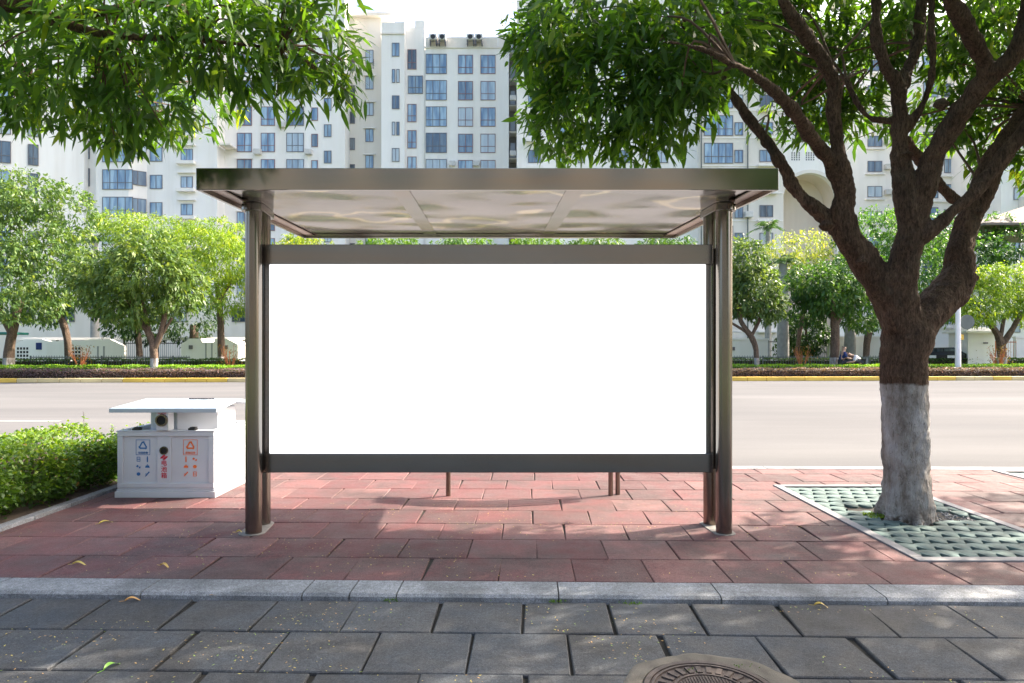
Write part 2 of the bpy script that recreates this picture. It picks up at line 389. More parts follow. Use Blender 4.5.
# kerb stones (low, between grey slabs and red pavers)
def kerb_rows():
    mb = MB(); x = -11.3
    while x < 11:
        wd = random.choice((1.0, 1.0, .98, .99)); mb.c = random.random()
        if -1.6 < x < -.9: wd = .29
        M = PV @ Matrix.Translation((x, 0, 0))
        prof = [(4.145, -.10), (4.145, -.012), (4.165, .002), (4.175, .004), (4.394, .004), (4.394, -.10)]
        n = len(prof); vs = [M @ Vector((.004, y, z)) for y, z in prof]+[M @ Vector((wd-.004, y, z)) for y, z in prof]
        mb.add(vs, [tuple(range(n-1,-1,-1)), tuple(range(n, 2*n))]+[(i, (i+1)%n, n+(i+1)%n, n+i) for i in range(n)][:5])
        x += wd
    # road-side kerb at the far edge of the pavement
    x = -14
    while x < 14:
        mb.c = random.random(); mb.box(x+.004, x+.996, 8.60, 8.80, -.22, .004, M=PV); x += 1
    return mb
tag(kerb_rows().build('kerb', MT['kerb'], attr=True), kind='structure')
rows_g = [4.135-.462*i for i in range(14)][::-1]
MHX, MHY, MHR = .885, 3.03, .30
gr = slabs('grey', None, rows_g, -9, 9.5, -.030, .02, .503, .010, .18, None, .003, .006, .022)
gro = gr.build('grey_pavement', MT['gray'], attr=True); tag(gro, kind='structure')
bm = bmesh.new(); bm.from_mesh(gro.data)
dead = []
for f in bm.faces:
    c = f.calc_center_median()
    if f.normal.z > .9 and (c.x-MHX)**2+(c.y-MHY)**2 < 0: dead.append(f)
bm.free()

# manhole: collar + iron cover, raised a few millimetres
mh = empty('manhole_cover', (MHX, MHY, -.03), 0, 'round cast iron manhole cover in a rough mossy concrete ring among the grey slabs', 'manhole cover')
mb = MB(); n = 72; vs = []
for i in range(n):
    a = 2*math.pi*i/n; ro_ = .395+.035*mnoise.noise(Vector((math.cos(a)*1.6, math.sin(a)*1.6, 3)))+.012*math.sin(a*9)
    if math.cos(a) > .2: ro_ += .05*math.cos(a)
    for rr, z in ((ro_, -.01), (ro_-.012, .004), (.36, .012), (MHR+.004, .009), (MHR+.004, -.02)):
        vs.append((rr*math.cos(a), rr*math.sin(a), z+.003*mnoise.noise(Vector((math.cos(a)*8, math.sin(a)*8, rr*9)))))
mb.add(vs, [(i*5+k, ((i+1)%n)*5+k, ((i+1)%n)*5+k+1, i*5+k+1) for i in range(n) for k in range(4)])
mb.build('concrete_ring', MT['collar'], mh, smooth=True)
mb = MB()
def ring(mb, r0, r1, z0, z1, n=64):
    vs = []
    for i in range(n):
        a = 2*math.pi*i/n; c, s = math.cos(a), math.sin(a)
        vs += [(r0*c, r0*s, z0), (r0*c, r0*s, z1), (r1*c, r1*s, z1), (r1*c, r1*s, z0)]
    mb.add(vs, [(i*4+k, ((i+1)%n)*4+k, ((i+1)%n)*4+k+1, i*4+k+1) for i in range(n) for k in range(3)])
mb.disc((0, 0), .296, 64, .006)
ring(mb, .294, .27, .004, .014); ring(mb, .262, .250, .004, .013); ring(mb, .165, .155, .004, .013)
for k in range(28):
    M = Matrix.Rotation(2*math.pi*k/28, 4, 'Z'); mb.box(.178, .236, -.012, .012, .005, .013, M=M)
for k in range(-9, 10):
    x = k*.014; h = math.sqrt(max(.001, .145**2-x*x)); mb.box(x-.004, x+.004, -h, h, .005, .012)
mb.build('iron_cover', MT['iron'], mh)

# hedge bed kerb (left) -------------------------------------------------
mb = MB(); y = 5.0
while y < 8.5:
    mb.c = random.random(); mb.box(BEDX-.10, BEDX, y+.003, y+.497, -.02, .035); y += .5
x = BEDX-.1
while x > -11:
    mb.c = random.random(); mb.box(x-.497, x-.003, 5.0, 5.10, -.02, .035); x -= .5
tag(mb.build('bed_edging', MT['kerb'], attr=True, bevel=.006), kind='structure')
mb = MB(); mb.box(-14, BEDX-.101, 5.101, 8.75, -.02, .02); tag(mb.build('bed_soil', MT['soil']), kind='structure')

# ------------------------------------------------------------ bus shelter
sh = empty('bus_shelter', (-.2, 5.7, 0), 0, 'brown brushed steel bus shelter with flat roof and large blank white panel', 'bus shelter')
def shb(mb, name, mats, **k):
    o = mb.build(name, mats, sh, **k); o.matrix_parent_inverse = sh.matrix_basis.inverted() if False else Matrix.Translation((.2, -5.7, 0)); return o
posts = [(-2.105, 5.565), (-2.135, 5.85), (1.727, 5.565), (1.705, 5.85)]
RP = .065
for (x, y) in posts:
    mb = MB(); mb.tube([(x, y, .0), (x, y, 2.70)], RP, 32); shb(mb, 'post', MT['steel_v'], smooth=True)
# cement footing rings
for s_ in (0, 2):
    mb = MB(); (xa, ya), (xb, yb) = posts[s_], posts[s_+1]; n = 40; pts = []
    for k in range(n):
        a = 2*math.pi*k/n; cx, cy = (xa, ya) if math.sin(a) < 0 else (xb, yb)
        r = .092+.010*mnoise.noise(Vector((math.cos(a)*3+s_, math.sin(a)*3, 0)))
        pts.append((cx+r*math.cos(a)+(-.03 if s_ == 0 and math.cos(a) < 0 and math.sin(a) < 0 else 0), cy+r*math.sin(a)))
    mb.prism(pts, 0, .006); shb(mb, 'footing', MT['footing'])
# collars
def stadium(pa, pb, r, z0, z1, mb, n=32):
    pts = []
    for k in range(n):
        a = 2*math.pi*(k+.5)/n; cx, cy = pa if math.sin(a) < 0 else pb; pts.append((cx+r*math.cos(a), cy+r*math.sin(a)))
    mb.prism(pts, z0, z1)
for s_ in (0, 2):
    mb = MB(); stadium(posts[s_], posts[s_+1], .088, 2.685, 2.765, mb); stadium(posts[s_], posts[s_+1], .082, 2.675, 2.685, mb); stadium(posts[s_], posts[s_+1], .092, 2.618, 2.675, mb)
    shb(mb, 'collar', MT['steel_v'], smooth=True, bevel=.004)
# roof: rises slightly toward the road, skewed by a degree or two
YF, YB = 4.95, 7.75
def RX(u, Y): return -2.291+u*(1.934+2.291) - .028*(Y-YF)
def RZ(Y): return 2.652+.037*(Y-YF)
def roofpt(u, v, dz): Y = YF+v*(YB-YF); return Vector((RX(u, Y), Y, RZ(Y)+dz))
def quadbox(mb, u0, u1, v0, v1, z0, z1, m=0):
    vs = [roofpt(u, v, z) for z in (z0, z1) for u, v in ((u0, v0), (u1, v0), (u1, v1), (u0, v1))]
    mb.add(vs, [(0,3,2,1),(4,5,6,7),(0,1,5,4),(1,2,6,5),(2,3,7,6),(3,0,4,7)], m)
e_u, e_v = .006, .010
def shell(mb):
    quadbox(mb, 0, 1, 0, e_v, 0, .160)
mb = MB(); shell(mb); shb(mb, 'front_fascia', MT['steel_h'], bevel=.004)
mb = MB(); quadbox(mb, 0, 1, 1-e_v, 1, 0, .160); shb(mb, 'rear_fascia', MT['steel_h'], bevel=.004)
for (a, b) in ((0, e_u), (1-e_u, 1)):
    mb = MB(); quadbox(mb, a, b, e_v+.0005, 1-e_v-.0005, 0, .160); shb(mb, 'side_fascia', MT['steel_h'], bevel=.003)
mb = MB(); quadbox(mb, e_u+.0005, 1-e_u-.0005, e_v+.0005, 1-e_v-.0005, .135, .150); shb(mb, 'roof_sheet', MT['wall_grey'])
# soffit: three polished panels with two flat ribs and an inner trim
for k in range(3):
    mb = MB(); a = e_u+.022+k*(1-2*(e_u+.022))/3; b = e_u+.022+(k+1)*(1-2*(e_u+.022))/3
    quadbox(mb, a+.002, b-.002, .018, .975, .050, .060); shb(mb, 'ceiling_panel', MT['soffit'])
for k in (1, 2):
    u = e_u+.022+k*(1-2*(e_u+.022))/3; mb = MB(); quadbox(mb, u-.016, u+.016, .012, .980, .043, .0495); shb(mb, 'ceiling_rib', MT['steel_h'])
for (a, b) in ((e_u+.001, e_u+.021), (1-e_u-.021, 1-e_u-.001)):
    mb = MB(); quadbox(mb, a, b, .012, .985, .034, .044); shb(mb, 'ceiling_trim', MT['trim'])
mb = MB(); quadbox(mb, e_u+.001, 1-e_u-.001, .976, .988, .020, .044); shb(mb, 'ceiling_trim', MT['steel_h'])
# advertising board
YB_ = 5.665
x0, x1 = -2.100, 1.668
mb = MB(); mb.box(x0, x1, YB_, YB_+.11, 2.203, 2.368); shb(mb, 'top_rail', MT['steel_dark'], bevel=.004)
mb = MB(); mb.box(x0, x1, YB_, YB_+.11, .474, .632); shb(mb, 'bottom_rail', MT['steel_dark'], bevel=.004)
for (a, b) in ((x0+.03, -2.018), (1.612, x1-.012)):
    mb = MB(); mb.box(a, b, YB_+.012, YB_+.10, .6325, 2.2025); shb(mb, 'side_rail', MT['steel_dark'], bevel=.003)
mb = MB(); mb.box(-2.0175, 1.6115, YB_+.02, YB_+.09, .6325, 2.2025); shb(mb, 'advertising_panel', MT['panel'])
for x, y in ((1.690, YB_+.05), (-2.075, YB_+.10)):
    mb = MB(); mb.box(x-.016, x+.016, y-.03, y+.03, .50, 2.34); shb(mb, 'mounting_strip', MT['steel_v'], bevel=.003)
# bench behind the board
be = empty('bench', (0.05, 6.95, 0), 0, 'low curved steel tube bench on two legs behind the white panel', 'bench')
mb_seat = []
def arcpt(u, off, z): # u in -1..1
    return Vector((u*1.0+.1, off-.22*(1-u*u)+.1, z))
for j, off in enumerate((-.12, -.04, .04, .12)):
    mb = MB(); mb.tube([arcpt(-1+2*k/24, off, .46) for k in range(25)], .028, 10); mb.build('seat_tube', MT['steel_v'], be, smooth=True)
for u in (-.80, .86):
    for dy in ((0,) if u < 0 else (0, .05)):
        mb = MB(); p = arcpt(u, 0, 0); mb.tube([(p.x+(dy*1.6), p.y+dy, 0), (p.x+dy*1.6, p.y+dy, .45)], .025, 12); mb.build('leg', MT['steel_v'], be, smooth=True)
    mb = MB(); p = arcpt(u, 0, .43); mb.box(p.x-.02, p.x+.02, p.y-.15, p.y+.15, .418, .44); mb.build('seat_bracket', MT['steel_v'], be)

# ------------------------------------------------------------ litter bin
BX0, BX1, BY0, BY1, BZ = -4.005, -2.99, 6.88, 7.84, .664
bn = empty('litter_bin', ((BX0+BX1)/2, (BY0+BY1)/2, 0), 0, 'white double litter bin with gabled lid, blue and orange recycling marks beside the hedge', 'litter bin')
OFF = Matrix.Translation((-(BX0+BX1)/2, -(BY0+BY1)/2, 0))
def bnb(mb, name, mats, parent=None, **k):
    o = mb.build(name, mats, parent or bn, **k)
    o.matrix_parent_inverse = OFF if parent is None else Matrix.Identity(4); return o
mb = MB()
w_ = .03
mb.box(BX0+.02, BX1-.02, BY0+.035, BY0+.075, .10, BZ-.001); mb.box(BX0+.02, BX1-.02, BY1-.05, BY1-.02, .10, BZ-.001)
mb.box(BX0+.02, BX0+.06, BY0+.076, BY1-.051, .10, BZ-.002); mb.box(BX1-.055, BX1-.02, BY0+.076, BY1-.051, .10, BZ-.002)
mb.box(BX0+.061, BX1-.056, BY0+.076, BY1-.051, .55, .60)
body = bnb(mb, 'body', MT['bin'], bevel=.004)
mb = MB()
for (a, b, z0, z1) in ((0, 0, .0, .062), (.012, .012, .062, .082), (.018, .018, .082, .10)):
    mb.box(BX0+a, BX1-b, BY0+a, BY1-b, z0, z1-.0005)
bnb(mb, 'plinth', MT['bin'], bevel=.005)
# raised frame round two front panels
mb = MB(); yf = BY0+.034
def fr(x0, x1, z0, z1, m=0, d=.018): mb.box(x0, x1, yf-d, yf, z0, z1, m)
fr(BX0+.02, BX1-.02, BZ-.045, BZ-.002, d=.022); fr(BX0+.02, BX1-.02, .1005, .145, d=.022)
fr(BX0+.02, BX0+.075, .1455, BZ-.0455); fr(BX1-.075, BX1-.02, .1455, BZ-.0455); fr(-3.585, -3.445, .1455, BZ-.0455, d=.014)
# side frame
xs = BX1-.0199
for (y0, y1, z0, z1) in ((BY0+.036, BY1-.02, BZ-.05, BZ-.003), (BY0+.036, BY1-.02, .1005, .145), (BY0+.036, BY0+.09, .1455, BZ-.051), (BY1-.08, BY1-.02, .1455, BZ-.051)):
    mb.box(xs, xs+.010, y0, y1, z0, z1)
bnb(mb, 'panel_frame', MT['bin'], bevel=.003)
# rim at top
mb = MB(); 
mb.box(BX0+.012, BX1-.012, BY0+.008, BY0+.085, BZ, BZ+.014); mb.box(BX0+.012, BX1-.012, BY1-.07, BY1-.012, BZ, BZ+.014)
mb.box(BX0+.012, BX0+.07, BY0+.0855, BY1-.0705, BZ, BZ+.014); mb.box(BX1-.07, BX1-.012, BY0+.0855, BY1-.0705, BZ, BZ+.014)
bnb(mb, 'rim', MT['bin'], bevel=.004)
mb = MB(); mb.box(BX0+.0705, BX1-.0705, BY0+.0855, BY1-.0705, .602, .64); bnb(mb, 'inner_tray', MT['bin2'])
for x in (-3.80, -3.235):
    mb = MB(); mb.box(x-.04, x+.04, BY0+.02, BY0+.07, BZ+.0145, BZ+.035); mb.box(x-.03, x+.03, BY0+.03, BY0+.09, BZ+.0355, BZ+.045); bnb(mb, 'latch', MT['black'], bevel=.004)
# head with round ash opening
mb = MB(); mb.box(-3.578, -3.452, BY0-.02, BY0+.10, BZ+.0145, .868); bnb(mb, 'ash_head', MT['bin'], bevel=.006)
mb = MB(); mb.prism([(-3.44, BY0+.14), (-3.09, BY0+.30), (-3.09, BY1-.2), (-3.44, BY1-.1), (-3.80, BY1-.25), (-3.80, BY0+.30)], .60, .872); bnb(mb, 'lid_support', MT['bin'], bevel=.006)
def ringY(mb, x, z, y, r0, r1, dep, m=0, n=32):
    vs = []
    for i in range(n):
        a = 2*math.pi*i/n; c, s = math.cos(a), math.sin(a)
        vs += [(x+r1*c, y, z+r1*s), (x+r1*.97*c, y-dep, z+r1*.97*s), (x+r0*c, y-dep, z+r0*s), (x+r0*c, y+.0, z+r0*s)]
    mb.add(vs, [(i*4+k, i*4+k+1, ((i+1)%n)*4+k+1, ((i+1)%n)*4+k) for i in range(n) for k in range(3)], m)
    mb.add([(x+r0*math.cos(2*math.pi*i/n), y-.002, z+r0*math.sin(2*math.pi*i/n)) for i in range(n)], [tuple(range(n))], 1)
mb = MB(); ringY(mb, -3.515, .785, BY0-.0205, .045, .062, .018); bnb(mb, 'ash_opening', [MT['steel_v'], MT['hole']], smooth=True)
mb = MB(); ringY(mb, -3.515, .475, BY0+.0195, .028, .043, .012); bnb(mb, 'battery_opening', [MT['steel_v'], MT['hole']], smooth=True)
# gabled lid
mb = MB()
ym = (BY0+BY1)/2
prof = [(BY0-.045, .862), (BY0-.045, .903), (ym, .968), (BY1+.045, .905), (BY1+.045, .872), (ym, .935)]
xa, xb = BX0-.03, BX1+.03
for (pa, m) in ((prof, 0),):
    n = len(pa); vs = [(xa, y, z) for y, z in pa]+[(xb-.06, y, z) for y, z in pa]
    vs = []
    for X0, X1 in ((xa, xb),):
        vs = [(X0+(.10 if abs(y-ym) < .01 else 0), y, z) for y, z in pa]+[(X1-(.0 if abs(y-ym) < .01 else 0), y, z) for y, z in pa]
    mb.add(vs, [tuple(range(n)), tuple(range(2*n-1, n-1, -1))]+[(i, n+i, n+(i+1)%n, (i+1)%n) for i in range(n)])
bnb(mb, 'lid', MT['binlid'], bevel=.004)
mb = MB()
for k in range(9): mb.box(-3.45+k*.03, -3.43+k*.03, ym-.06+random.uniform(-.01, .01), ym-.03, .966, .975)
bnb(mb, 'litter_scraps', MT['trouser'])
# marks
def glyph(txt, size, x, z, y, mat, name, parent_fn=bnb, align='CENTER'):
    cu = bpy.data.curves.new('t', 'FONT'); cu.body = txt; cu.size = size; cu.align_x = align; cu.align_y = 'CENTER'; cu.extrude = .0008; cu.offset = size*.012
    o = bpy.data.objects.new('t', cu); col.objects.link(o)
    bpy.context.view_layer.update()
    dg = bpy.context.evaluated_depsgraph_get(); me = bpy.data.meshes.new_from_object(o.evaluated_get(dg)); bpy.data.objects.remove(o)
    me.transform(Matrix.Translation((x, y, z)) @ Matrix.Rotation(R(90), 4, 'X'))
    mb = MB(); mb.add([v.co for v in me.vertices], [tuple(p.vertices) for p in me.polygons]); return parent_fn(mb, name, mat)
yp = BY0+.034-.0015; yc = BY0+.020-.0015
for i, ch in enumerate('电池箱'): glyph(ch, .062, -3.515, .345-i*.063, yc, MT['red_ink'], 'printed_character')
glyph('灭烟处', .030, -3.515, .855, BY0-.0215, MT['red_ink'], 'printed_character')
def poly(mb, pts, y): mb.add([(x, y, z) for x, z in pts]+[(x, y+.001, z) for x, z in pts], [tuple(range(len(pts)))])
mb = MB()
for (dx, dz, s) in ((-.012, .006, 1), (.012, -.006, -1)):
    poly(mb, [(-3.515+dx+s*p, .405+dz+s*q) for p, q in ((-.028,-.018),(-.004,-.018),(.022,.004),(.026,.018),(.002,.018),(-.022,-.004))], yc)
bnb(mb, 'recycling_emblem', MT['red_ink'])
def tri_arrows(mb, cx, cz, r, y):
    for k in range(3):
        a0 = math.pi/2+k*2*math.pi/3; a1 = a0+2*math.pi/3
        A = Vector((cx+r*math.cos(a0), cz+r*math.sin(a0))); B = Vector((cx+r*math.cos(a1), cz+r*math.sin(a1)))
        d = (B-A).normalized(); nn = Vector((-d.y, d.x)); A2 = A+d*r*.16; B2 = B-d*r*.34; t = r*.15
        poly(mb, [tuple(A2+nn*t), tuple(A2-nn*t), tuple(B2-nn*t), tuple(B2+nn*t)], y)
        poly(mb, [tuple(B2+nn*t*2.1), tuple(B2-nn*t*2.1), tuple(B2+d*r*.36)], y)
def frame2(mb, cx, cz, w, h, t, y):
    for (a, b, c, d) in ((-w, w, h-t, h), (-w, w, -h, -h+t), (-w, -w+t, -h+t, h-t), (w-t, w, -h+t, h-t)):
        poly(mb, [(cx+a, cz+c), (cx+b, cz+c), (cx+b, cz+d), (cx+a, cz+d)], y)
for (cx, ink, txt, sd) in ((-3.735, 'blue_ink', '可回收物', 1), (-3.255, 'orange_ink', '其他垃圾', 2)):
    mb = MB(); frame2(mb, cx, .505, .072, .078, .005, yp); tri_arrows(mb, cx, .52, .048, yp); bnb(mb, 'recycling_sign', MT[ink])
    glyph(txt, .026, cx, .448, yp, MT[ink], 'printed_words')
    mb = MB(); rr = random.Random(sd)
    for i in range(3):
        for j, dx in enumerate((-.045, .045)):
            zc = .385-i*.075; k = (i*2+j+sd) % 6; X = cx+dx
            if k == 0: poly(mb, [(X-.024, zc-.022), (X-.016, zc-.026), (X+.024, zc+.018), (X+.014, zc+.026)], yp); poly(mb, [(X-.026, zc-.002), (X-.012, zc-.006), (X-.008, zc+.008)], yp)
            if k == 1: frame2(mb, X, zc, .018, .024, .006, yp); poly(mb, [(X-.012, zc-.004), (X+.012, zc-.004), (X+.012, zc+.004), (X-.012, zc+.004)], yp)
            if k == 2: poly(mb, [(X-.006, zc-.030), (X+.006, zc-.030), (X+.007, zc+.012), (X+.003, zc+.030), (X-.003, zc+.030), (X-.007, zc+.012)], yp)
            if k == 3: poly(mb, [(X-.026, zc+.004), (X-.010, zc+.018), (X+.002, zc+.004), (X-.012, zc-.010)], yp); poly(mb, [(X+.004, zc-.002), (X+.022, zc+.002), (X+.018, zc-.018), (X+.004, zc-.018)], yp)
            if k == 4: poly(mb, [(X-.024, zc-.012), (X+.024, zc-.012), (X+.018, zc+.010), (X-.018, zc+.010)], yp); poly(mb, [(X-.010, zc+.012), (X+.010, zc+.012), (X, zc+.024)], yp)
            if k == 5: poly(mb, [(X+.020*math.cos(q*math.pi/5), zc+.018*math.sin(q*math.pi/5)) for q in range(10)], yp)
            bnb(mb, 'waste_pictogram', MT[ink]); mb = MB()

# ------------------------------------------------------------ tree planter with mint grass-block paving
TREE = (3.50, 6.08)
def planter(name, X0, X1, Y0, Y1, label, hole=None):
    o = empty(name, ((X0+X1)/2, (Y0+Y1)/2, 0), 0, label, 'tree planter'); M = Matrix.Translation((-(X0+X1)/2, -(Y0+Y1)/2, 0))
    def b(mb, n_, m, **k):
        q = mb.build(n_, m, o, **k); q.matrix_parent_inverse = M; return q
    bw = .085
    for (a, c, d, e) in ((X0, X1, Y0, Y0+bw), (X0, X1, Y1-bw, Y1), (X0, X0+bw, Y0+bw+.002, Y1-bw-.002), (X1-bw, X1, Y0+bw+.002, Y1-bw-.002)):
        mb = MB(); mb.box(a, c, d, e, -.02, .012); b(mb, 'border', MT['border'], bevel=.005)
    mb = MB(); mb.box(X0+bw, X1-bw, Y0+bw, Y1-bw, -.05, -.030); b(mb, 'soil', MT['soil'])
    p = .1755; d = .136; mb = MB(); k = 0; y = Y0+bw+.018
    while y+p < Y1-bw+.02:
        yc_ = y+p/2; PLTOP = Y1-bw-.003; xs = np.arange(X0+bw+.002, X1-bw-.002, .0085); segs = [[]]
        yt = min(y+p, Y1-bw-.003)
        for x in xs:
            if hole and hole(x, yc_):
                if segs[-1]: segs.append([])
                continue
            segs[-1].append(x)
        for sg in segs:
            if len(sg) < 6: continue
            vs = []; mb.c = random.random()
            for x in sg:
                h0 = .030*max(0, math.cos(2*math.pi*(x/d+(k % 2)*.5)))**.8*2
                h1 = .008*max(0, math.cos(2*math.pi*(x/d+((k+1) % 2)*.5)))
                wv = .012*math.cos(2*math.pi*(x/d+(k % 2)*.5)); wv2 = .012*math.cos(2*math.pi*(x/d+((k+1) % 2)*.5))
                zz = .006+.004*mnoise.noise(Vector((x*9, y*9, 0)))
                ck = math.cos(2*math.pi*(x/d+(k % 2)*.5)); cn = math.cos(2*math.pi*(x/d+((k+1) % 2)*.5))
                a = y+.003+.016*ck+.055*max(0, ck)**1.3; c = min(PLTOP, y+p-.003+.016*cn-.010*max(0, cn))
                vs += [(x, a, -.035), (x, a+.003, zz-.004), (x, a+.010, zz), (x, c-.010, zz), (x, c-.003, zz-.004), (x, c, -.035)]
            n = len(sg); fs = [(i*6+j, (i+1)*6+j, (i+1)*6+j+1, i*6+j+1) for i in range(n-1) for j in range(5)]
            fs += [(5,4,3,2,1,0), tuple((n-1)*6+j for j in range(6))]
            mb.add(vs, fs)
        y += p; k += 1
    b(mb, 'grass_blocks', MT['mint'], smooth=True); return o
def hole1(x, y):
    if (x-TREE[0])**2+(y-TREE[1])**2 < .24**2: return True
    if TREE[0] < x < TREE[0]+.62-.35*(y-6.0) and 5.93 < y < 6.33: return True
    return TREE[0]-.36 < x < TREE[0] and 6.28 < y < 6.45
planter('tree_planter', PLX0, PLX1, PLY0, PLY1, 'pale bordered tree pit of mint green grass blocks around the whitewashed trunk', hole1)
planter('tree_planter', P2[0], P2[1], P2[2], P2[3], 'small pale bordered pit of mint green grass blocks near the road, right of the trunk')
# loose gravel & moss in the pit
mb = MB()
for i in range(260):
    x = TREE[0]+random.uniform(.12, .60); y = random.uniform(5.9, 6.36); s = random.uniform(.006, .018)
    M = Matrix.Translation((x, y, -.018)) @ Matrix.Rotation(random.random()*6, 4, (random.random(), random.random(), 1))
    mb.c = random.random(); mb.box(-s, s, -s*.7, s*.7, -s*.5, s*.6, M=M)
tag(mb.build('gravel', MT['kerb'], attr=True), 'pale gravel scattered in the soil gap beside the trunk foot', 'gravel', kind='stuff')
C = np.stack([TREE[0]-.33+RNG.random(260)*.26, 6.02+RNG.random(260)*.2, np.full(260, .005)], 1)
tag(leaf_obj('moss', C, RNG.normal(size=(260, 3))+[0, 0, 1], .03, .012, MT['leaf_hedge'], rnd=np.full(260, .9)), 'bright moss tuft at the left foot of the whitewashed trunk', 'moss', kind='stuff')

# ------------------------------------------------------------ the near tree
t1 = empty('mango_tree', (TREE[0], TREE[1], 0), 0, 'large tree with a whitewashed trunk foot and brown spreading limbs in the mint green pit', 'tree')
TM = Matrix.Translation((-TREE[0], -TREE[1], 0))
def limb(mb, pts, sub=5, n=16, wob=.10):
    P_ = [P(a, b, Y) for a, b, Y, r in pts]; R_ = [r*Y/F/2*(.73 if b < 215 else .73+.25*min(1, (b-215)/80)) for a, b, Y, r in pts]
    a, b = spline(P_, R_, sub); mb.tube(a, b, n, wob=wob)
mb = MB()
# trunk (px, py, depth, width in px)
tp = [P(909, 522, 6.08)+Vector((0,0,-.06)), P(908, 512, 6.08), P(907, 480, 6.08), P(905, 440, 6.08), P(904, 400, 6.08), P(904, 365, 6.08), P(907, 338, 6.08), P(904, 320, 6.08), P(901, 302, 6.08)]
a, b = spline(tp, [.235, .215, .192, .184, .186, .190, .212, .175, .12], 6); mb.tube(a, b, 28, wob=.07)
limb(mb, [(903,330,6.08,40),(889,296,6.05,34),(866,263,6.02,32),(850,240,6.0,32),(843,215,5.98,30),(845,190,5.95,27),(838,155,5.9,21),(834,115,5.85,18),(834,88,5.8,18),(825,64,5.75,18),(810,42,5.7,17),(793,18,5.6,16),(778,-12,5.5,14),(760,-60,5.4,10)])
limb(mb, [(848,240,6.0,28),(826,218,6.05,20),(799,194,6.1,18),(782,165,6.15,16),(764,139,6.2,14),(744,112,6.25,13),(726,86,6.3,11),(715,60,6.35,8),(690,30,6.4,6)])
limb(mb, [(842,190,5.96,22),(830,161,5.9,18),(811,137,5.7,18),(794,112,5.5,17),(772,90,5.3,15),(753,74,5.15,12),(732,64,5.0,9),(705,50,4.9,7),(670,42,4.8,5)])
limb(mb, [(903,335,6.08,42),(899,298,6.0,34),(903,270,5.95,34),(909,245,5.92,34),(912,225,5.9,35),(906,195,5.9,32),(901,165,5.9,24),(900,138,5.88,20),(900,110,5.86,19),(898,88,5.84,22),(886,66,5.8,14),(877,40,5.78,13),(876,8,5.75,13),(878,-40,5.7,11),(885,-90,5.7,8)])
limb(mb, [(899,95,5.85,18),(906,73,5.9,17),(917,44,5.95,15),(921,8,6.0,14),(928,-40,6.1,10)])
limb(mb, [(905,130,5.88,14),(924,102,5.8,10),(932,73,5.75,10),(931,35,5.7,10),(931,-5,5.7,9),(925,-50,5.7,6)])
limb(mb, [(898,121,5.87,9),(873,119,5.95,8),(859,106,6.0,7),(846,79,6.1,6),(830,60,6.2,5)])
limb(mb, [(914,235,5.9,28),(921,205,5.85,28),(929,170,5.8,28),(943,139,5.7,28),(958,115,5.6,29),(973,95,5.5,28),(991,77,5.4,27),(1010,60,5.3,25),(1030,32,5.2,24),(1045,-10,5.1,20),(1060,-60,5.0,14)])
limb(mb, [(990,82,5.4,24),(984,62,5.35,22),(972,38,5.25,22),(958,12,5.15,20),(942,-15,5.05,17),(920,-60,4.95,12)])
limb(mb, [(1020,50,5.25,20),(1026,10,5.3,16),(1030,-50,5.4,12)])
limb(mb, [(912,334,6.08,40),(928,312,6.18,36),(947,294,6.28,37),(959,272,6.33,34),(960,250,6.35,28),(967,225,6.4,30),(980,195,6.4,34),(994,163,6.35,32),(1012,136,6.3,32),(1035,108,6.25,30),(1070,70,6.2,24),(1120,20,6.2,16)])
limb(mb, [(922,238,5.85,18),(934,228,5.8,17),(952,212,5.78,16),(972,194,5.76,18),(992,172,5.75,20),(1018,138,5.7,20),(1050,95,5.6,16),(1090,50,5.5,12)])
limb(mb, [(905,140,5.95,14),(912,150,6.1,14),(926,168,6.25,14),(945,190,6.35,14),(962,205,6.38,14)])
for k in range(6):
    an = k*1.05+.4; c0 = Vector((TREE[0]+.13*math.cos(an), TREE[1]+.13*math.sin(an), .30)); c1 = Vector((TREE[0]+.24*math.cos(an), TREE[1]+.24*math.sin(an), -.03)); p_, r_ = spline([c0, (c0+c1)/2+Vector((-.02*math.cos(an), -.02*math.sin(an), -.03)), c1], [.06, .055, .035], 4); mb.tube(p_, r_, 10, wob=.2)
# knots
for (kx, ky, kY, kr) in ((826,226,5.9,.07), (905,155,5.85,.06), (979,212,6.3,.05), (974,277,6.25,.055), (862,262,5.9,.06), (942,104,5.6,.05)):
    c = P(kx, ky, kY); mb.tube([c+Vector((0,0,-kr*.7)), c, c+Vector((0,0,kr*.7))], [kr*.4, kr, kr*.4], 10, wob=.2)
tr = mb.build('trunk', MT['bark'], t1, smooth=True); tr.matrix_parent_inverse = TM
rm = tr.modifiers.new('fuse', 'REMESH'); rm.mode = 'VOXEL'; rm.voxel_size = .0115; rm.use_smooth_shade = True
for nm_, sc_, st_ in (('lumps', .16, .045), ('bark_ridges', .035, .016)):
    tx = bpy.data.textures.new(nm_, 'CLOUDS'); tx.noise_scale = sc_; tx.noise_depth = 2
    dm = tr.modifiers.new(nm_, 'DISPLACE'); dm.texture = tx; dm.strength = st_; dm.mid_level = .5; dm.texture_coords = 'LOCAL'
sm = tr.modifiers.new('soften', 'SMOOTH'); sm.factor = .4; sm.iterations = 1
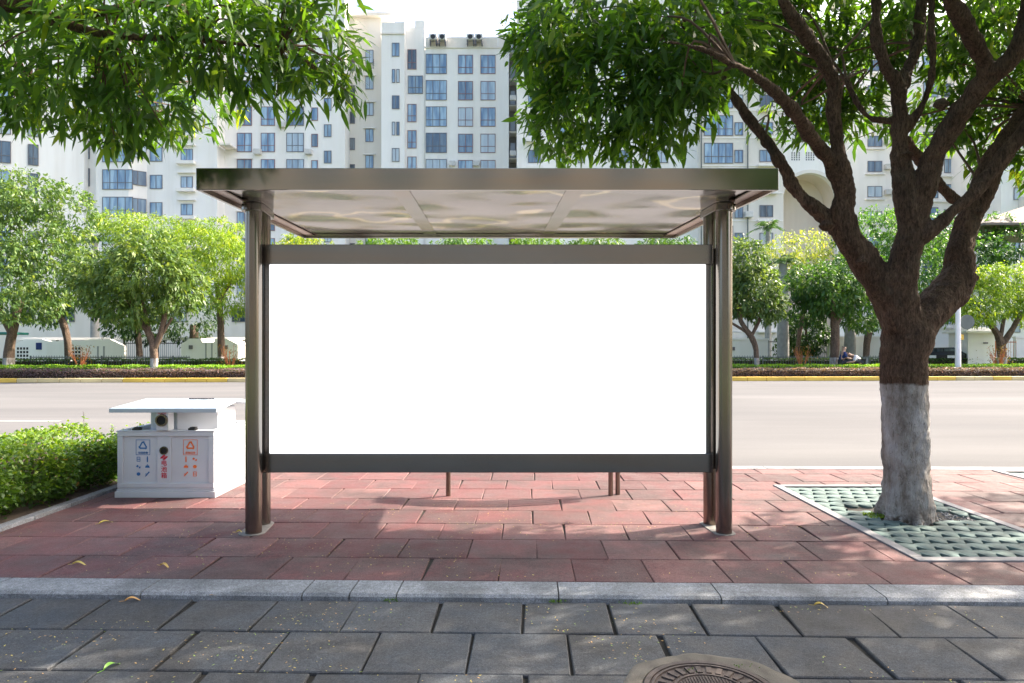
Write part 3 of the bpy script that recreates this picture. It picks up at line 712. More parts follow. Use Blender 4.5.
# canopy clumps: (px, py, Y, rx, ry in px, depth radius m, tips)
def canopy(defs, L, W, k=9, down=.35, spread=1.0):
    parts = []; tips = []
    for (px, py, Y, rx, ry, rY, nt_) in defs:
        c = P(px, py, Y); s = Y/F; T, D = ell_tips(c, (rx*s, rY, ry*s), int(nt_*(.74 if px < 775 else 1.2)), .15)
        D = D*np.array([1, 1, .6]); parts.append(cluster(T, D, k, L, W, spread, down)); tips.append((c, T))
    return cat(*parts), tips
RC = [(560,40,6.4,45,55,.5,110),(600,90,6.3,62,60,.6,190),(560,120,6.5,32,42,.4,75),(645,60,5.7,70,60,.6,180),(655,112,6.2,45,46,.4,95),(590,10,6.0,70,50,.7,140),
      (690,30,5.9,75,55,.6,150),(620,138,6.4,40,24,.3,45),(545,85,6.6,25,62,.4,75),(530,30,6.6,22,52,.4,60),(690,90,5.6,35,42,.5,70),(745,40,6.7,60,45,.6,130),(730,5,6.8,80,40,.9,130),
      (790,30,7.0,60,42,.7,110),(800,85,7.1,50,32,.5,65),(770,125,7.1,30,14,.3,12),(850,60,7.1,55,42,.6,85),(860,120,7.2,40,20,.4,34),(905,20,7.0,55,32,.7,65),(955,70,7.0,28,28,.6,30),
      (820,120,7.2,35,22,.4,38),(985,20,6.9,55,38,.8,70),(960,120,6.9,22,26,.4,26),(1005,110,6.8,40,35,.6,55),(985,155,6.8,24,16,.3,16),(1040,60,6.6,50,55,.9,80),(930,125,7.3,28,20,.4,18),(1060,150,6.6,40,40,.6,50)]
(C, D, L, W, rn), tipsR = canopy(RC, .155, .042, k=8)
# crown above and round the frame, in metres; unseen right clumps added for shade
over = [((3.6, 6.2, 5.6), (2.4, 1.9, 1.2), 640), ((1.6, 5.9, 5.2), (1.2, 1.3, .7), 60), ((5.2, 6.0, 4.9), (1.9, 1.7, 1.2), 380), ((3.6, 4.2, 5.0), (2.4, 1.2, .9), 360), ((3.6, 6.6, 6.9), (2.0, 1.6, .8), 260), ((5.6,4.6,4.5),(1.4,1.2,.9),200), ((6.6,6.2,5.5),(2.0,2.0,1.2),360), ((6.9,4.6,5.0),(1.6,1.6,1.0),220)]
pp = [(C, D, L, W, rn)]
for c, r, n in over:
    T, Dd = ell_tips(c, r, n); pp.append(cluster(T, Dd*np.array([1, 1, .6]), 9, .165, .040, 1.0, .5))
C, D, L, W, rn = cat(*pp)
lo = leaf_obj('crown', C, D, L, W, MT['leaf'], t1, rnd=rn); lo.matrix_parent_inverse = TM
# twigs
mb = MB()
anch = [P(693,33,6.4), P(735,66,5.05), P(793,18,5.6), P(877,20,5.78), P(930,10,5.7), P(1020,50,5.25), P(985,190,6.4), P(724,84,6.3), P(846,79,6.1), P(760,-50,5.4), P(832,62,6.2), P(811,42,5.7), P(753,74,5.15), P(764,139,6.2), P(886,66,5.8), P(919,44,5.95), P(972,38,5.25), P(958,115,5.6), P(1035,108,6.25)]
for c, T in tipsR:
    for j in RNG.choice(len(T), min(3, len(T)), replace=False):
        t = Vector(T[j]); a = min(anch, key=lambda q: (q-t).length+random.random()*.5)
        m = (a+t)/2+Vector((random.uniform(-.18,.18), random.uniform(-.15,.15), random.uniform(-.05,.25)))
        p_, r_ = spline([a, m, t], [.016, .010, .004], 4); mb.tube(p_, r_, 5)
tw = mb.build('twigs', MT['twig'], t1, smooth=True); tw.matrix_parent_inverse = TM

# ------------------------------------------------------------ left tree (trunk outside the frame)
TL = (-5.9, 4.7)
t2 = empty('mango_tree', (TL[0], TL[1], 0), 0, 'tree reaching in at upper left, its drooping leafy boughs hanging over the pavement', 'tree'); T2M = Matrix.Translation((-TL[0], -TL[1], 0))
mb = MB(); b0 = Vector((TL[0], TL[1], 0))
a, b = spline([b0, b0+Vector((.05,0,1.2)), b0+Vector((-.05,.05,2.2)), b0+Vector((.1,0,3.0))], [.24, .19, .20, .2], 6); mb.tube(a, b, 16, wob=.08)
for pts, rr in (([b0+Vector((.1,0,2.8)), Vector((-4.2,4.4,3.6)), P(5,3,4.3), P(60,22,4.2), P(110,35,4.2), P(200,40,4.4), P(290,50,4.6)], [.15,.09,.055,.032,.024,.014,.006]),
                ([b0+Vector((0,0,2.7)), Vector((-4.6,4.9,3.2)), P(0,62,4.9), P(40,92,4.9), P(110,100,4.9)], [.13,.07,.03,.018,.006]),
                ([b0+Vector((0,0,2.8)), Vector((-4.6,4.2,4.6)), Vector((-2.8,4.2,5.2)), Vector((-1.4,4.5,5.0))], [.15,.10,.06,.02]),
                ([b0+Vector((0,0,2.8)), Vector((-6.8,4.9,4.2)), Vector((-7.6,5.2,5.2))], [.14,.10,.04]),
                ([P(60,22,4.2), P(120,8,4.3), P(200,-10,4.5), P(280,-20,4.7)], [.03,.025,.016,.006])):
    a, b = spline(pts, rr, 5); mb.tube(a, b, 10, wob=.1)
q = mb.build('trunk', MT['bark'], t2, smooth=True); q.matrix_parent_inverse = T2M
LC = [(20,40,4.7,70,70,.5,105),(85,60,4.4,70,75,.5,125),(150,50,4.3,70,70,.5,120),(125,112,4.4,45,34,.35,52),(60,98,4.8,60,34,.4,55),(10,95,4.7,35,30,.3,26),(215,30,4.3,60,55,.5,85),
      (240,66,4.5,45,40,.4,50),(285,30,4.5,50,48,.5,62),(300,78,4.7,32,30,.3,26),(335,45,4.8,26,52,.35,34),(352,75,4.9,14,28,.2,8),(195,95,5.8,40,36,.4,38),(165,120,5.8,38,22,.4,26),(120,10,4.6,110,40,.8,110),(280,-5,4.6,70,30,.6,60)]
(C, D, L, W, rn), tipsL = canopy(LC, .13, .031, k=9, down=.45, spread=1.0)
pp = [(C, D, L, W, rn)]
for c, r, n in (((-4.2,4.3,5.3),(2.4,1.6,1.2),520), ((-6.4,5.0,5.0),(1.8,1.7,1.4),280), ((-2.4,4.0,5.4),(1.4,1.2,.7),110), ((-3.2,2.4,4.8),(2.4,1.4,.9),340), ((0,2.6,5.0),(2.2,1.4,.8),330), ((-6.0,3.0,4.6),(1.6,1.4,1.2),200)):
    T, Dd = ell_tips(c, r, n); pp.append(cluster(T, Dd*np.array([1,1,.6]), 9, .175, .038, 1.0, .6))
C, D, L, W, rn = cat(*pp); lo = leaf_obj('crown', C, D, L, W, MT['leaf'], t2, rnd=np.clip(rn+.08, 0, 1)); lo.matrix_parent_inverse = T2M
mb = MB(); anch = [P(60,22,4.2), P(110,35,4.2), P(200,40,4.4), P(280,48,4.6), P(110,100,4.9), P(30,85,4.9), P(200,-10,4.5)]
for c, T in tipsL:
    for j in RNG.choice(len(T), min(7, len(T)), replace=False):
        t = Vector(T[j]); a = min(anch, key=lambda q: (q-t).length+random.random()*.2)
        m = (a+t)/2+Vector((random.uniform(-.05,.05), 0, random.uniform(0,.12)))
        p_, r_ = spline([a, m, t], [.009, .006, .003], 4); mb.tube(p_, r_, 5)
q = mb.build('twigs', MT['twig'], t2, smooth=True); q.matrix_parent_inverse = T2M
# unseen street trees added: right one for pavement shade, rear one for steel reflections
for (x, y, rz, s, lab) in ((10.2, 6.0, 1.9, 1.0, 'unseen street tree added to the right of the pavement to shade it'), (6.8, -2.6, 3.9, 1.0, 'unseen street tree added behind the viewpoint, to the right, for reflections')):
    e = empty('street_tree', (x, y, 0), rz, lab, 'tree'); e.scale = (s, s, s)  # added unseen tree
    mb = MB(); p_, r_ = spline([(0,0,-.05), (0,0,1.2), (.1,0,2.4), (.3,.2,3.6)], [.24,.19,.18,.12], 5); mb.tube(p_, r_, 14, wob=.08)
    for k in range(5):
        an = k*1.26; p_, r_ = spline([(.05,0,2.0), (math.cos(an)*1.1, math.sin(an)*1.1, 3.4), (math.cos(an)*1.8, math.sin(an)*1.8, 4.8)], [.12,.08,.03], 4); mb.tube(p_, r_, 8, wob=.1)
    mb.build('trunk', MT['bark'], e, smooth=True)
    pp = []
    for c, r, n in (((0,0,5.2),(3.4,3.2,1.7),860), ((.8,.6,6.2),(1.8,1.7,.9),120), ((-1,.3,4.1),(1.5,1.5,.8),120)):
        T, Dd = ell_tips(c, r, n); pp.append(cluster(T, Dd, 9, .26, .085, 1.0, .5))
    C, D, L, W, rn = cat(*pp); leaf_obj('crown', C, D, L, W, MT['leaf'], e, rnd=rn)

# ------------------------------------------------------------ near hedge
hd = empty('hedge', (-6.3, 7.0, 0), 0, 'leafy bright green clipped hedge in the bed left of the litter bin', 'hedge'); HM = Matrix.Translation((6.3, -7.0, 0))
def hedge_leaves(x0, x1, y0, y1, h, n, L, W, vary=.11, z0=.04, rnd=None):
    fx = RNG.random(n); k = RNG.random(n); top = k < .5; fr_ = (k >= .5) & (k < .8); sd = k >= .8
    x = x0+(x1-x0)*fx; y = y0+(y1-y0)*RNG.random(n); z = np.full(n, h)
    hv = lambda x, y: h+vary*(np.sin(x*5.1+y*2)+np.sin(x*9.7+1)*.6+np.sin(y*7.3)*.6)*.6
    z = hv(x, y); z[fr_] = z0+(z[fr_]-z0)*RNG.random(fr_.sum())**.8; z[sd] = z0+(z[sd]-z0)*RNG.random(sd.sum())**.8
    y[fr_] = y0+.06*RNG.random(fr_.sum())+.05*np.sin(x[fr_]*6)+.12*(z[fr_] < h*.35); x[sd] = x1-.06*RNG.random(sd.sum())+.05*np.sin(y[sd]*7)-.12*(z[sd] < h*.35)
    C = np.stack([x, y, z], 1)+RNG.normal(size=(n, 3))*[.03, .03, .02]
    D = RNG.normal(size=(n, 3))*.7+[0, 0, .5]; D[fr_] += [0, -.6, 0]; D[sd] += [.6, 0, 0]
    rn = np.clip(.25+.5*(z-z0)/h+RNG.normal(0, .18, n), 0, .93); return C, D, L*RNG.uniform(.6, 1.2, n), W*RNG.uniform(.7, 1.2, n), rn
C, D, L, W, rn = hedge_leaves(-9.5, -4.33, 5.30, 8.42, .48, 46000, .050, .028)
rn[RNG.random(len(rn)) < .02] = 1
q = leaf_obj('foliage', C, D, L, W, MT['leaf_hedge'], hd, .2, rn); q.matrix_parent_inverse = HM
mb = MB()
for i in range(420):
    x = random.uniform(-8.5, -4.5); y = random.uniform(5.3, 8.3)
    if random.random() < .4: x = random.uniform(-4.75, -4.5)
    a = Vector((x, y, .02)); b = a+Vector((random.uniform(-.12,.12), random.uniform(-.12,.12), .42)); mb.tube([a, (a+b)/2+Vector((random.uniform(-.03,.03),0,0)), b], [.006, .005, .003], 4)
q = mb.build('stems', MT['twig'], hd); q.matrix_parent_inverse = HM
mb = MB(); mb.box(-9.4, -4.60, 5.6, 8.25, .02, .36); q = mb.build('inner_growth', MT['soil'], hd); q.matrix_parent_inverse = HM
# sprigs above the hedge
for (px, py, lab) in ((84, 431, 'tall thin sprig standing above the hedge near the bin'), (112, 430, 'short sprig standing above the hedge right beside the bin')):
    c = P(px, py, 8.2); e = empty('sprig', (c.x, c.y, .0), 0, lab, 'plant'); h = .75 if px == 84 else .58
    mb = MB(); mb.tube([(0,0,0), (.01,0,h*.6), (-.01,0,h)], [.004,.003,.002], 5); mb.build('stem', MT['twig'], e)
    nl = 26; z = h*(.62+.38*RNG.random(nl)); C = np.stack([RNG.normal(0,.01,nl), RNG.normal(0,.01,nl), z], 1); D = RNG.normal(size=(nl,3))*[1,1,.3]+[0,0,.4]
    leaf_obj('foliage', C, D, .055, .022, MT['leaf_hedge'], e, .2, np.full(nl, .8))

# ------------------------------------------------------------ fallen leaves, debris
def fallen(px, py, h, L, rot, c, lab):
    Y = (CH-h)*F/(py-HOR); x = (px-CX)*Y/F
    mb = MB(); W = L*.34; vs = []; N = 8
    for i in range(N+1):
        t = i/N; wd = W*math.sin(math.pi*min(1, t*1.02))**.8*(1-.3*t); zz = .012*math.sin(t*math.pi*1.3)+.004
        for s in (-1, 0, 1): vs.append((t*L-L/2, s*wd*.5, zz+(abs(s)*.010)*math.sin(t*3+1)))
    mb.c = c; mb.add(vs, [(i*3+j, (i+1)*3+j, (i+1)*3+j+1, i*3+j+1) for i in range(N) for j in range(2)])
    mb.tube([(-L/2-.03, .004, .006), (-L/2, 0, .006)], .0015, 4)
    o = mb.build('fallen_leaf', MT['leaf_dry'], attr=True, smooth=True); o.location = (x, Y, h+.002); o.rotation_euler = (0, 0, rot)
    tag(o, lab, 'fallen leaf', 'fallen leaves on the paving')
for a in ((107,523,0,.125,.9,.0,'curled yellow fallen leaf on red pavers in front of the litter bin'), (80,565,0,.10,.15,.1,'pale yellow fallen leaf on red pavers at left, nearest the kerb'),
          (165,567,0,.085,-.3,.3,'tan fallen leaf on red pavers just behind the pale kerb'), (134,601,-.03,.10,.4,.5,'ochre fallen leaf lying in the angle of the kerb, leftmost of two'),
          (215,598,-.03,.085,0,.5,'small ochre fallen leaf against the kerb foot, right of another leaf'), (113,667,-.03,.105,1.25,1.,'bright green fallen leaf on the grey slabs at lower left'),
          (822,607,-.03,.09,-.2,.2,'yellow brown fallen leaf against the kerb below the tree pit'), (240,533,0,.06,.1,.0,'small yellow fallen leaf at the foot of the left shelter posts')):
    fallen(*a)
def debris():
    mb = MB()
    for i in range(5200):
        x = random.gauss(-1, 3); y = random.uniform(2.6, 4.2) if random.random() < .6 else random.uniform(4.2, 6.6)
        if mnoise.noise(Vector((x*1.3, y*1.3, 0))) < -.12+random.random()*.25: continue
        z = -.028 if y < 4.12 else .003
        if y > 4.1 and y < 4.45: continue
        s = random.uniform(.004, .010); a = random.random()*6.3; mb.c = random.choice((0, .1, .4, .5, .9))
        M = PV @ Matrix.Translation((x, y, z)) @ Matrix.Rotation(a, 4, 'Z')
        mb.add([M @ Vector(p) for p in ((-s,0,0),(0,-s*.4,.001),(s,0,.002),(0,s*.4,.001))], [(0,1,2,3)])
    return mb
tag(debris().build('litter_flecks', MT['leaf_dry'], attr=True), 'tiny yellow flowers and leaf flecks strewn over the slabs', 'plant debris', kind='stuff')
C = []; 
for (px, py) in ((620,601),(870,601),(633,604),(390,601),(556,602),(480,600),(690,672),(745,668),(560,520)):
    Y = 1.53*F/(py-HOR); C += [((px-CX)*Y/F+random.gauss(0,.03), Y+random.gauss(0,.01), -.03) for _ in range(26)]
C = np.array(C); n = len(C)
tag(leaf_obj('moss', C, RNG.normal(size=(n,3))*.6+[0,0,.9], .022, .008, MT['leaf_hedge'], rnd=np.full(n, .6)), 'small green weeds growing from the joints along the kerb', 'weeds', kind='stuff')

# ------------------------------------------------------------ far side of the road
FR = math.atan(.049)
FM = Matrix.Translation((0, 34.2, 0)) @ Matrix.Rotation(FR, 4, 'Z')
def fl(x, d, z=0): return FM @ Vector((x, d, z))
mb = MB(); mb.box(-110, 110, .30, 90, -.2, .05, M=FM); tag(mb.build('verge', MT['lawn']), kind='structure')
mb = MB(); x = -60; 
while x < 60:
    mb.box(x+.01, x+.99, 0, .295, -.13, .075, m=(0 if random.random() < .45 or 9 < x < 22 else 1), M=FM); x += 1
tag(mb.build('far_kerb', [MT['yellow_kerb'], MT['cream_kerb']], bevel=.02), kind='structure')
def far_hedge(name, d0, d1, z1, x0, x1, n, L, colr, label, matcore, rbase=0):
    o = empty(name, fl(0, (d0+d1)/2, .05), FR, label, 'hedge')
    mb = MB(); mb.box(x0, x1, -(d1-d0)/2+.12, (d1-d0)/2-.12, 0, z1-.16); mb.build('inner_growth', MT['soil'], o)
    w = (d1-d0)/2; x = x0+(x1-x0)*RNG.random(n); k = RNG.random(n) < .5
    y = np.where(k, -w+.1*RNG.random(n), -w+2*w*RNG.random(n)); z = np.where(k, (z1-.05)*RNG.random(n), z1-.05-.06*RNG.random(n)+.03*np.sin(x*3))
    q = leaf_obj('foliage', np.stack([x,y,z],1), RNG.normal(size=(n,3))*.7+[0,-.2,.6], L, L*.5, MT['leaf_far'], o, .2); q.color = (*colr, 1); return o
far_hedge('clipped_hedge', .45, 1.75, .48, -34, 34, 42000, .085, (2.0, .78, 3.2), 'long low clipped hedge of purple brown leaves along the far kerb', None)
far_hedge('clipped_hedge', 2.9, 4.5, .60, -36, 36, 38000, .10, (2.6, 2.6, .7), 'long bright yellow green hedge behind the purple brown hedge across the road', None)
far_hedge('clipped_hedge', 9.3, 10.3, .85, -44, 44, 24000, .14, (.7, .8, .6), 'dark green low hedge at the foot of the white perimeter wall', None)

def foliage_blob(defs, L, W, k=7, down=.3):
    pp = []
    for c, r, n in defs:
        T, Dd = ell_tips(c, r, n, .55); pp.append(cluster(T, Dd, k, L, W, 1.0, down, .10))
    return cat(*pp)
NT = [0]
def far_tree(px, base_Y, limbs, blobs, color, label, name='street_tree', tr_w=10, L=.28, Wd=.11, down=.3, k=8, grp='trees across the road', paint=True):
    x = (px-CX)*base_Y/F; o = empty(name, (x, base_Y, .05), 0, label, 'tree', grp); M = Matrix.Translation((-x, -base_Y, -.05))
    mb = MB()
    for lb in limbs:
        pts = [P(a, b, Y) for a, b, Y, r in lb]; rr = [.85*r*Y/F/2 for a, b, Y, r in lb]
        if lb is limbs[0]: pts[0].z = 0
        p_, r_ = spline(pts, rr, 4); mb.tube(p_, r_, 9, wob=.12)
    q = mb.build('trunk', MT['bark_far'] if paint else MT['twig'], o, smooth=True); q.matrix_parent_inverse = M
    defs = []
    for (bx, by, Y, rx, ry, rY, n) in blobs:
        c = P(bx, by, Y); s = Y/F; defs.append((c, (rx*s, rY, ry*s), int(n*1.9)))
    C, D, L_, W_, rn = foliage_blob(defs, L, Wd, k, down)
    q = leaf_obj('crown', C, D, L_, W_, MT['leaf_far'], o, .3, rn); q.color = (*color, 1); q.matrix_parent_inverse = M; return o
# left group
far_tree(8, 39, [[(8,366,39,13),(10,345,39,11),(14,325,39,10),(20,300,39,8)],[(12,335,39,8),(0,310,39,7),(-12,290,39,5)]],
         [(15,230,39,48,42,3,240),(40,270,39,42,40,3,230),(-15,260,39,40,60,3,200),(25,195,39,34,26,2,120),(70,215,40,22,34,2,90),(20,305,38,40,20,2,90),(-10,200,39,40,34,2,120)],
         (1.6,1.45,1.35), 'big pale green tree with a leaning whitewashed trunk, farthest left across the road')
far_tree(70, 45, [[(69,362,45,9),(68,345,45,8),(64,325,45,8),(55,308,45,7),(44,290,45,5)]],
         [(60,285,45,36,28,2.5,170),(90,255,46,28,30,2.5,130),(45,310,46,25,18,2,60)], (.7,.85,.7), 'dark green tree with a crooked trunk behind the big pale tree on the left')
far_tree(153, 36.3, [[(154,371,36.3,8),(154,352,36.3,9),(150,335,36.3,8),(138,318,36.3,5),(128,300,36.3,4)],[(154,350,36.3,7),(162,330,36.3,7),(165,310,36.3,5)],[(150,340,36.3,5),(148,322,36.3,4),(142,300,36.3,3)],[(160,338,36.3,4),(172,318,36.3,3)]],
         [(150,270,36,44,30,2.4,290),(110,285,36.5,34,30,2,180),(180,285,36.5,24,30,2,130),(130,305,36,38,20,1.8,120),(150,245,37,32,18,2,110),(92,270,37,22,24,2,80)],
         (1.55,1.35,1.05), 'many stemmed pale green tree planted in front of the bright hedge, left of the shelter', L=.30)
far_tree(141, 43, [[(141,363,43,8),(139,345,43,7),(137,325,43,6),(132,300,43,4)]], [(125,318,43,26,20,2,90),(205,290,47,30,20,2,70)], (.55,.7,.6), 'slender dark stemmed tree standing just behind the many stemmed tree')
far_tree(222, 45, [[(222,363,45,8),(221,335,45,8),(220,310,45,7),(217,285,45,5)],[(220,310,45,5),(205,285,45,4),(190,265,45,3)],[(219,300,45,5),(232,280,45,4)]],
         [(200,245,45,45,16,3,210),(150,230,46,50,14,3,190),(225,258,44,25,26,2.5,170),(120,222,47,26,12,2,70),(232,295,44,22,24,2,110),(180,262,44,35,14,2,90),(215,228,46,30,10,2,80)],
         (2.7,2.2,.6), 'feathery yellow green tree beside the left edge of the shelter', L=.24, Wd=.07, k=12)
far_tree(195, 50, [[(195,362,50,12),(194,345,50,11),(194,325,50,9)]], [(190,320,50,32,26,2,120),(150,325,51,25,20,2,60)], (.45,.55,.5), 'very dark tree between the two white gatehouses on the left')
# hidden by the panel for the most part: tops show over it
for i, (px, c, lab, ln) in enumerate(((300,(3.2,2.3,.6),'yellow green tree whose top shows in the gap at the left end above the panel',45), (385,(1.5,1.6,.6),'tree whose bright top peeps over the white panel, left half',44), (460,(1.2,1.35,.6),'tree whose green top peeps over the middle of the white panel',43), (530,(1.5,1.6,.6),'tree with a light green top just right of the panel centre',44), (590,(1.2,1.3,.6),'tree top over the panel, second from its right end',45), (660,(.8,1.0,.7),'dark green tree standing behind the right end of the panel',46))):
    far_tree(px, ln, [[(px,362,ln,9),(px+2,330,ln,8),(px-3,295,ln,6)],[(px,325,ln,5),(px-15,290,ln,4)],[(px,325,ln,5),(px+18,285,ln,4)]],
             [(px,262,ln,42,24,2.4,170),(px-22,285,ln,30,26,2,110),(px+24,280,ln,30,28,2,110),(px+8,244,ln,26,10,2,50)], c, lab, L=.30, Wd=.10)
# right group
far_tree(755, 38.5, [[(757,363,38.5,6),(756,350,38.5,6),(752,338,38.5,7),(745,328,38.5,6),(740,318,38.5,5),(738,300,38.5,4)],[(748,333,38.5,4),(735,325,38.5,3),(722,318,38.5,3)],[(752,335,38.5,4),(760,318,38.5,4),(762,300,38.5,3)]],
         [(750,290,38.5,30,28,2,250),(742,262,38.5,22,26,1.8,160),(765,305,38.5,20,20,1.5,100),(732,285,39,16,30,1.6,100)], (1.2,1.1,1.1), 'grey green tree with a leaning trunk immediately right of the shelter', L=.26)
far_tree(800, 47, [[(795,362,47,4),(800,330,47,5),(805,300,47,5),(800,280,47,3)],[(803,305,47,4),(820,290,47,3)],[(803,300,47,4),(785,285,47,3)]],
         [(800,248,47,32,18,2.5,130),(775,262,48,25,18,2,80),(830,262,46,26,16,2,80),(795,275,47,32,12,2,70)], (3.8,2.5,1.8), 'sparse yellow flowering tree in front of the arched doorway wall', L=.22, Wd=.07, k=9)
far_tree(833, 40, [[(833,361,40,8),(835,345,40,10),(835,325,40,10),(832,305,40,8),(826,285,40,5)],[(836,325,40,6),(850,300,40,5)]],
         [(830,292,40,34,24,2.4,260),(855,275,41,32,26,2.4,190),(812,282,40,24,22,2,120),(860,310,41,24,22,2,100),(805,310,41,20,16,2,60)], (.85,1.05,.8), 'dense dark green tree behind the two people across the road')
far_tree(806, 49, [[(806,363,49,4),(806,340,49,3),(806,320,49,2)]], [(806,335,49,24,22,1.5,210),(790,345,49,15,14,1.2,70)], (.45,.6,.45), 'dark bushy evergreen in front of the black railing', 'evergreen_shrub', grp=None, paint=False)
far_tree(868, 44, [[(866,362,44,7),(868,335,44,8),(880,310,44,7)]], [(880,235,46,45,28,3,240),(905,262,45,40,40,3,240),(870,300,44,28,30,2,130),(940,235,46,30,24,2.5,130)], (1.0,1.3,.85), 'tall mid green tree seen behind the near trunk and its limbs')
far_tree(1012, 42, [[(1003,362,42,9),(1001,345,42,10),(996,332,42,7),(985,318,42,5)],[(1002,345,42,8),(1013,328,42,6),(1022,312,42,5)],[(1000,340,42,5),(1004,318,42,4)]],
         [(995,300,42,36,18,2.5,190),(1015,280,42,34,18,2.5,170),(975,312,41,22,14,2,80),(1040,300,42,28,30,2,120),(985,275,43,26,10,2,60)], (2.5,2.1,.7), 'yellow green tree with forked trunk behind the sign post on the right', L=.26, Wd=.085, k=9)
far_tree(975, 48, [[(972,362,48,6),(972,330,48,6),(970,300,48,5)]], [(970,255,48,34,22,3,170),(1015,245,48,34,20,3,150),(945,290,47,22,35,2.5,150),(985,225,49,24,12,2,50)], (1.0,1.25,.95), 'rounded green tree below the pale canopy on the far right')
# palms: pale columnar trunks and a frond head
def palm(px, Y, py_top, wd, fr_, label, fronds=True):
    x = (px-CX)*Y/F; zt = CH+(HOR-py_top)*Y/F; o = empty('palm_tree', (x, Y, .05), 0, label, 'palm', None)
    mb = MB(); p_, r_ = spline([(0,0,-.05), (0,0,zt*.4), (0,0,zt)], [wd*.55*Y/F, wd*.5*Y/F, wd*.35*Y/F], 5); mb.tube(p_, r_, 12, wob=.04); mb.build('trunk', MT['palm_bark'], o, smooth=True)
    C = []; D = []
    for f in range(fr_):
        a = f*2.4; el = random.uniform(.2, 1.1); dirv = Vector((math.cos(a)*math.cos(el), math.sin(a)*math.cos(el), math.sin(el))); Lf = random.uniform(1.3, 1.9)
        for j in range(26):
            t = j/26; p = Vector((0,0,zt))+dirv*Lf*t+Vector((0,0,-1.0*t*t)); sd = dirv.cross(Vector((0,0,1))).normalized()
            for s in (-1, 1): C.append(p); D.append(sd*s+dirv*.5+Vector((0,0,-.35)))
    q = leaf_obj('crown', np.array([tuple(c) for c in C]), np.array([tuple(c) for c in D]), .42, .05, MT['leaf_far'], o, .3); q.color = (.75,.95,.8,1)
palm(783, 46, 262, 11, 12, 'palm with a thick pale smooth trunk right of the leaning grey green tree')
palm(850, 48, 300, 11, 12, 'palm with a pale smooth trunk behind the man in navy')
palm(768, 62, 228, 6, 16, 'small blue green palm showing against the pale block, beside the shelter roof')
palm(95, 60, 240, 8, 14, 'palm head rising behind the yellow green tree, between the two big crowns')
palm(480//1+0, 60, 300, 8, 12, 'palm with a pale trunk hidden behind the white panel')

# white perimeter walls and gatehouses
def wallbox(name, px0, px1, pyt, Y, thick, label, extras=None, cat_='wall'):
    xa = (px0-CX)*Y/F; xb = (px1-CX)*Y/F; zt = CH+(HOR-pyt)*Y/F
    o = empty(name, ((xa+xb)/2, Y, .05), 0, label, cat_); M = Matrix.Translation((-(xa+xb)/2, -Y, -.05))
    def b(mb, n_, m, **k):
        q = mb.build(n_, m, o, **k); q.matrix_parent_inverse = M; return q
    return o, b, xa, xb, zt
Yw = 49
def perf_wall(px0, px1, label):
    o, b, xa, xb, zt = wallbox('perimeter_wall', px0, px1, 341, Yw, .3, label)
    mb = MB(); w = xb-xa; ch = .5
    pts = [(xa, .05), (xb, .05), (xb, zt-.35), (xb-1.0, zt+.12), (xb-2.4, zt+.12), (xb-3.0, zt-.02), (xa+2.6, zt-.02), (xa+2.0, zt+.12), (xa+.8, zt+.12), (xa, zt-.25)]
    n = len(pts); vs = [(x, Yw, z) for x, z in pts]+[(x, Yw+.3, z) for x, z in pts]
    mb.add(vs, [tuple(range(n)), tuple(range(2*n-1, n-1, -1))]+[(i, n+i, n+(i+1)%n, (i+1)%n) for i in range(n)]); b(mb, 'wall', MT['wall_white'])
    return o, b, xa, xb, zt
o, b, xa, xb, zt = perf_wall(14, 124, 'long white perimeter wall with small square openings at far left')
for gx in (18, 70):
    mb = MB()
    for i in range(4):
        for j in range(4):
            x = (gx+i*3.1-CX)*Yw/F; z = CH+(HOR-(348.5+j*3.6))*Yw/F; mb.box(x-.07, x+.07, Yw-.012, Yw+.05, z-.085, z+.085)
    b(mb, 'square_openings', MT['hole'])
mb = MB(); x = (36-CX)*Yw/F; mb.box(x, x+.42, Yw-.02, Yw+.05, CH-.05, CH+.45); b(mb, 'plaque', MT['navy'])
mb = MB(); 
for px in (98, 104): x = (px-CX)*Yw/F; mb.box(x-.06, x+.06, Yw-.015, Yw+.05, .7, 1.7)
b(mb, 'slot_openings', MT['wall_grey'])
o, b, xa, xb, zt = wallbox('gatehouse', 181, 238, 340, 48, 3, 'low white gatehouse with a chamfered roofline beside the yellow green tree', cat_='gatehouse')
mb = MB(); pts = [(xa, .05), (xb, .05), (xb, zt-.3), (xb-.8, zt+.1), (xb-1.6, zt+.1), (xb-1.7, zt-.15), (xa+1.5, zt-.15), (xa+1.4, zt+.1), (xa+.6, zt+.1), (xa, zt-.3)]
n = len(pts); vs = [(x, 48, z) for x, z in pts]+[(x, 51, z) for x, z in pts]
mb.add(vs, [tuple(range(n)), tuple(range(2*n-1, n-1, -1))]+[(i, n+i, n+(i+1)%n, (i+1)%n) for i in range(n)]); b(mb, 'wall', MT['wall_white'])
for px in (191, 226): 
    mb = MB(); x = (px-CX)*48/F; z = CH+(HOR-347)*48/F; mb.prism([(x-.13, 47.93), (x+.13, 47.93), (x+.13, 47.999), (x-.13, 47.999)], z-.15, z+.12); b(mb, 'wall_lamp', MT['winframe'])
mb = MB()
for px in (206, 212, 218): x = (px-CX)*48/F; mb.box(x-.05, x+.05, 47.98, 48.05, .6, 1.9)
b(mb, 'slot_openings', MT['wall_grey'])
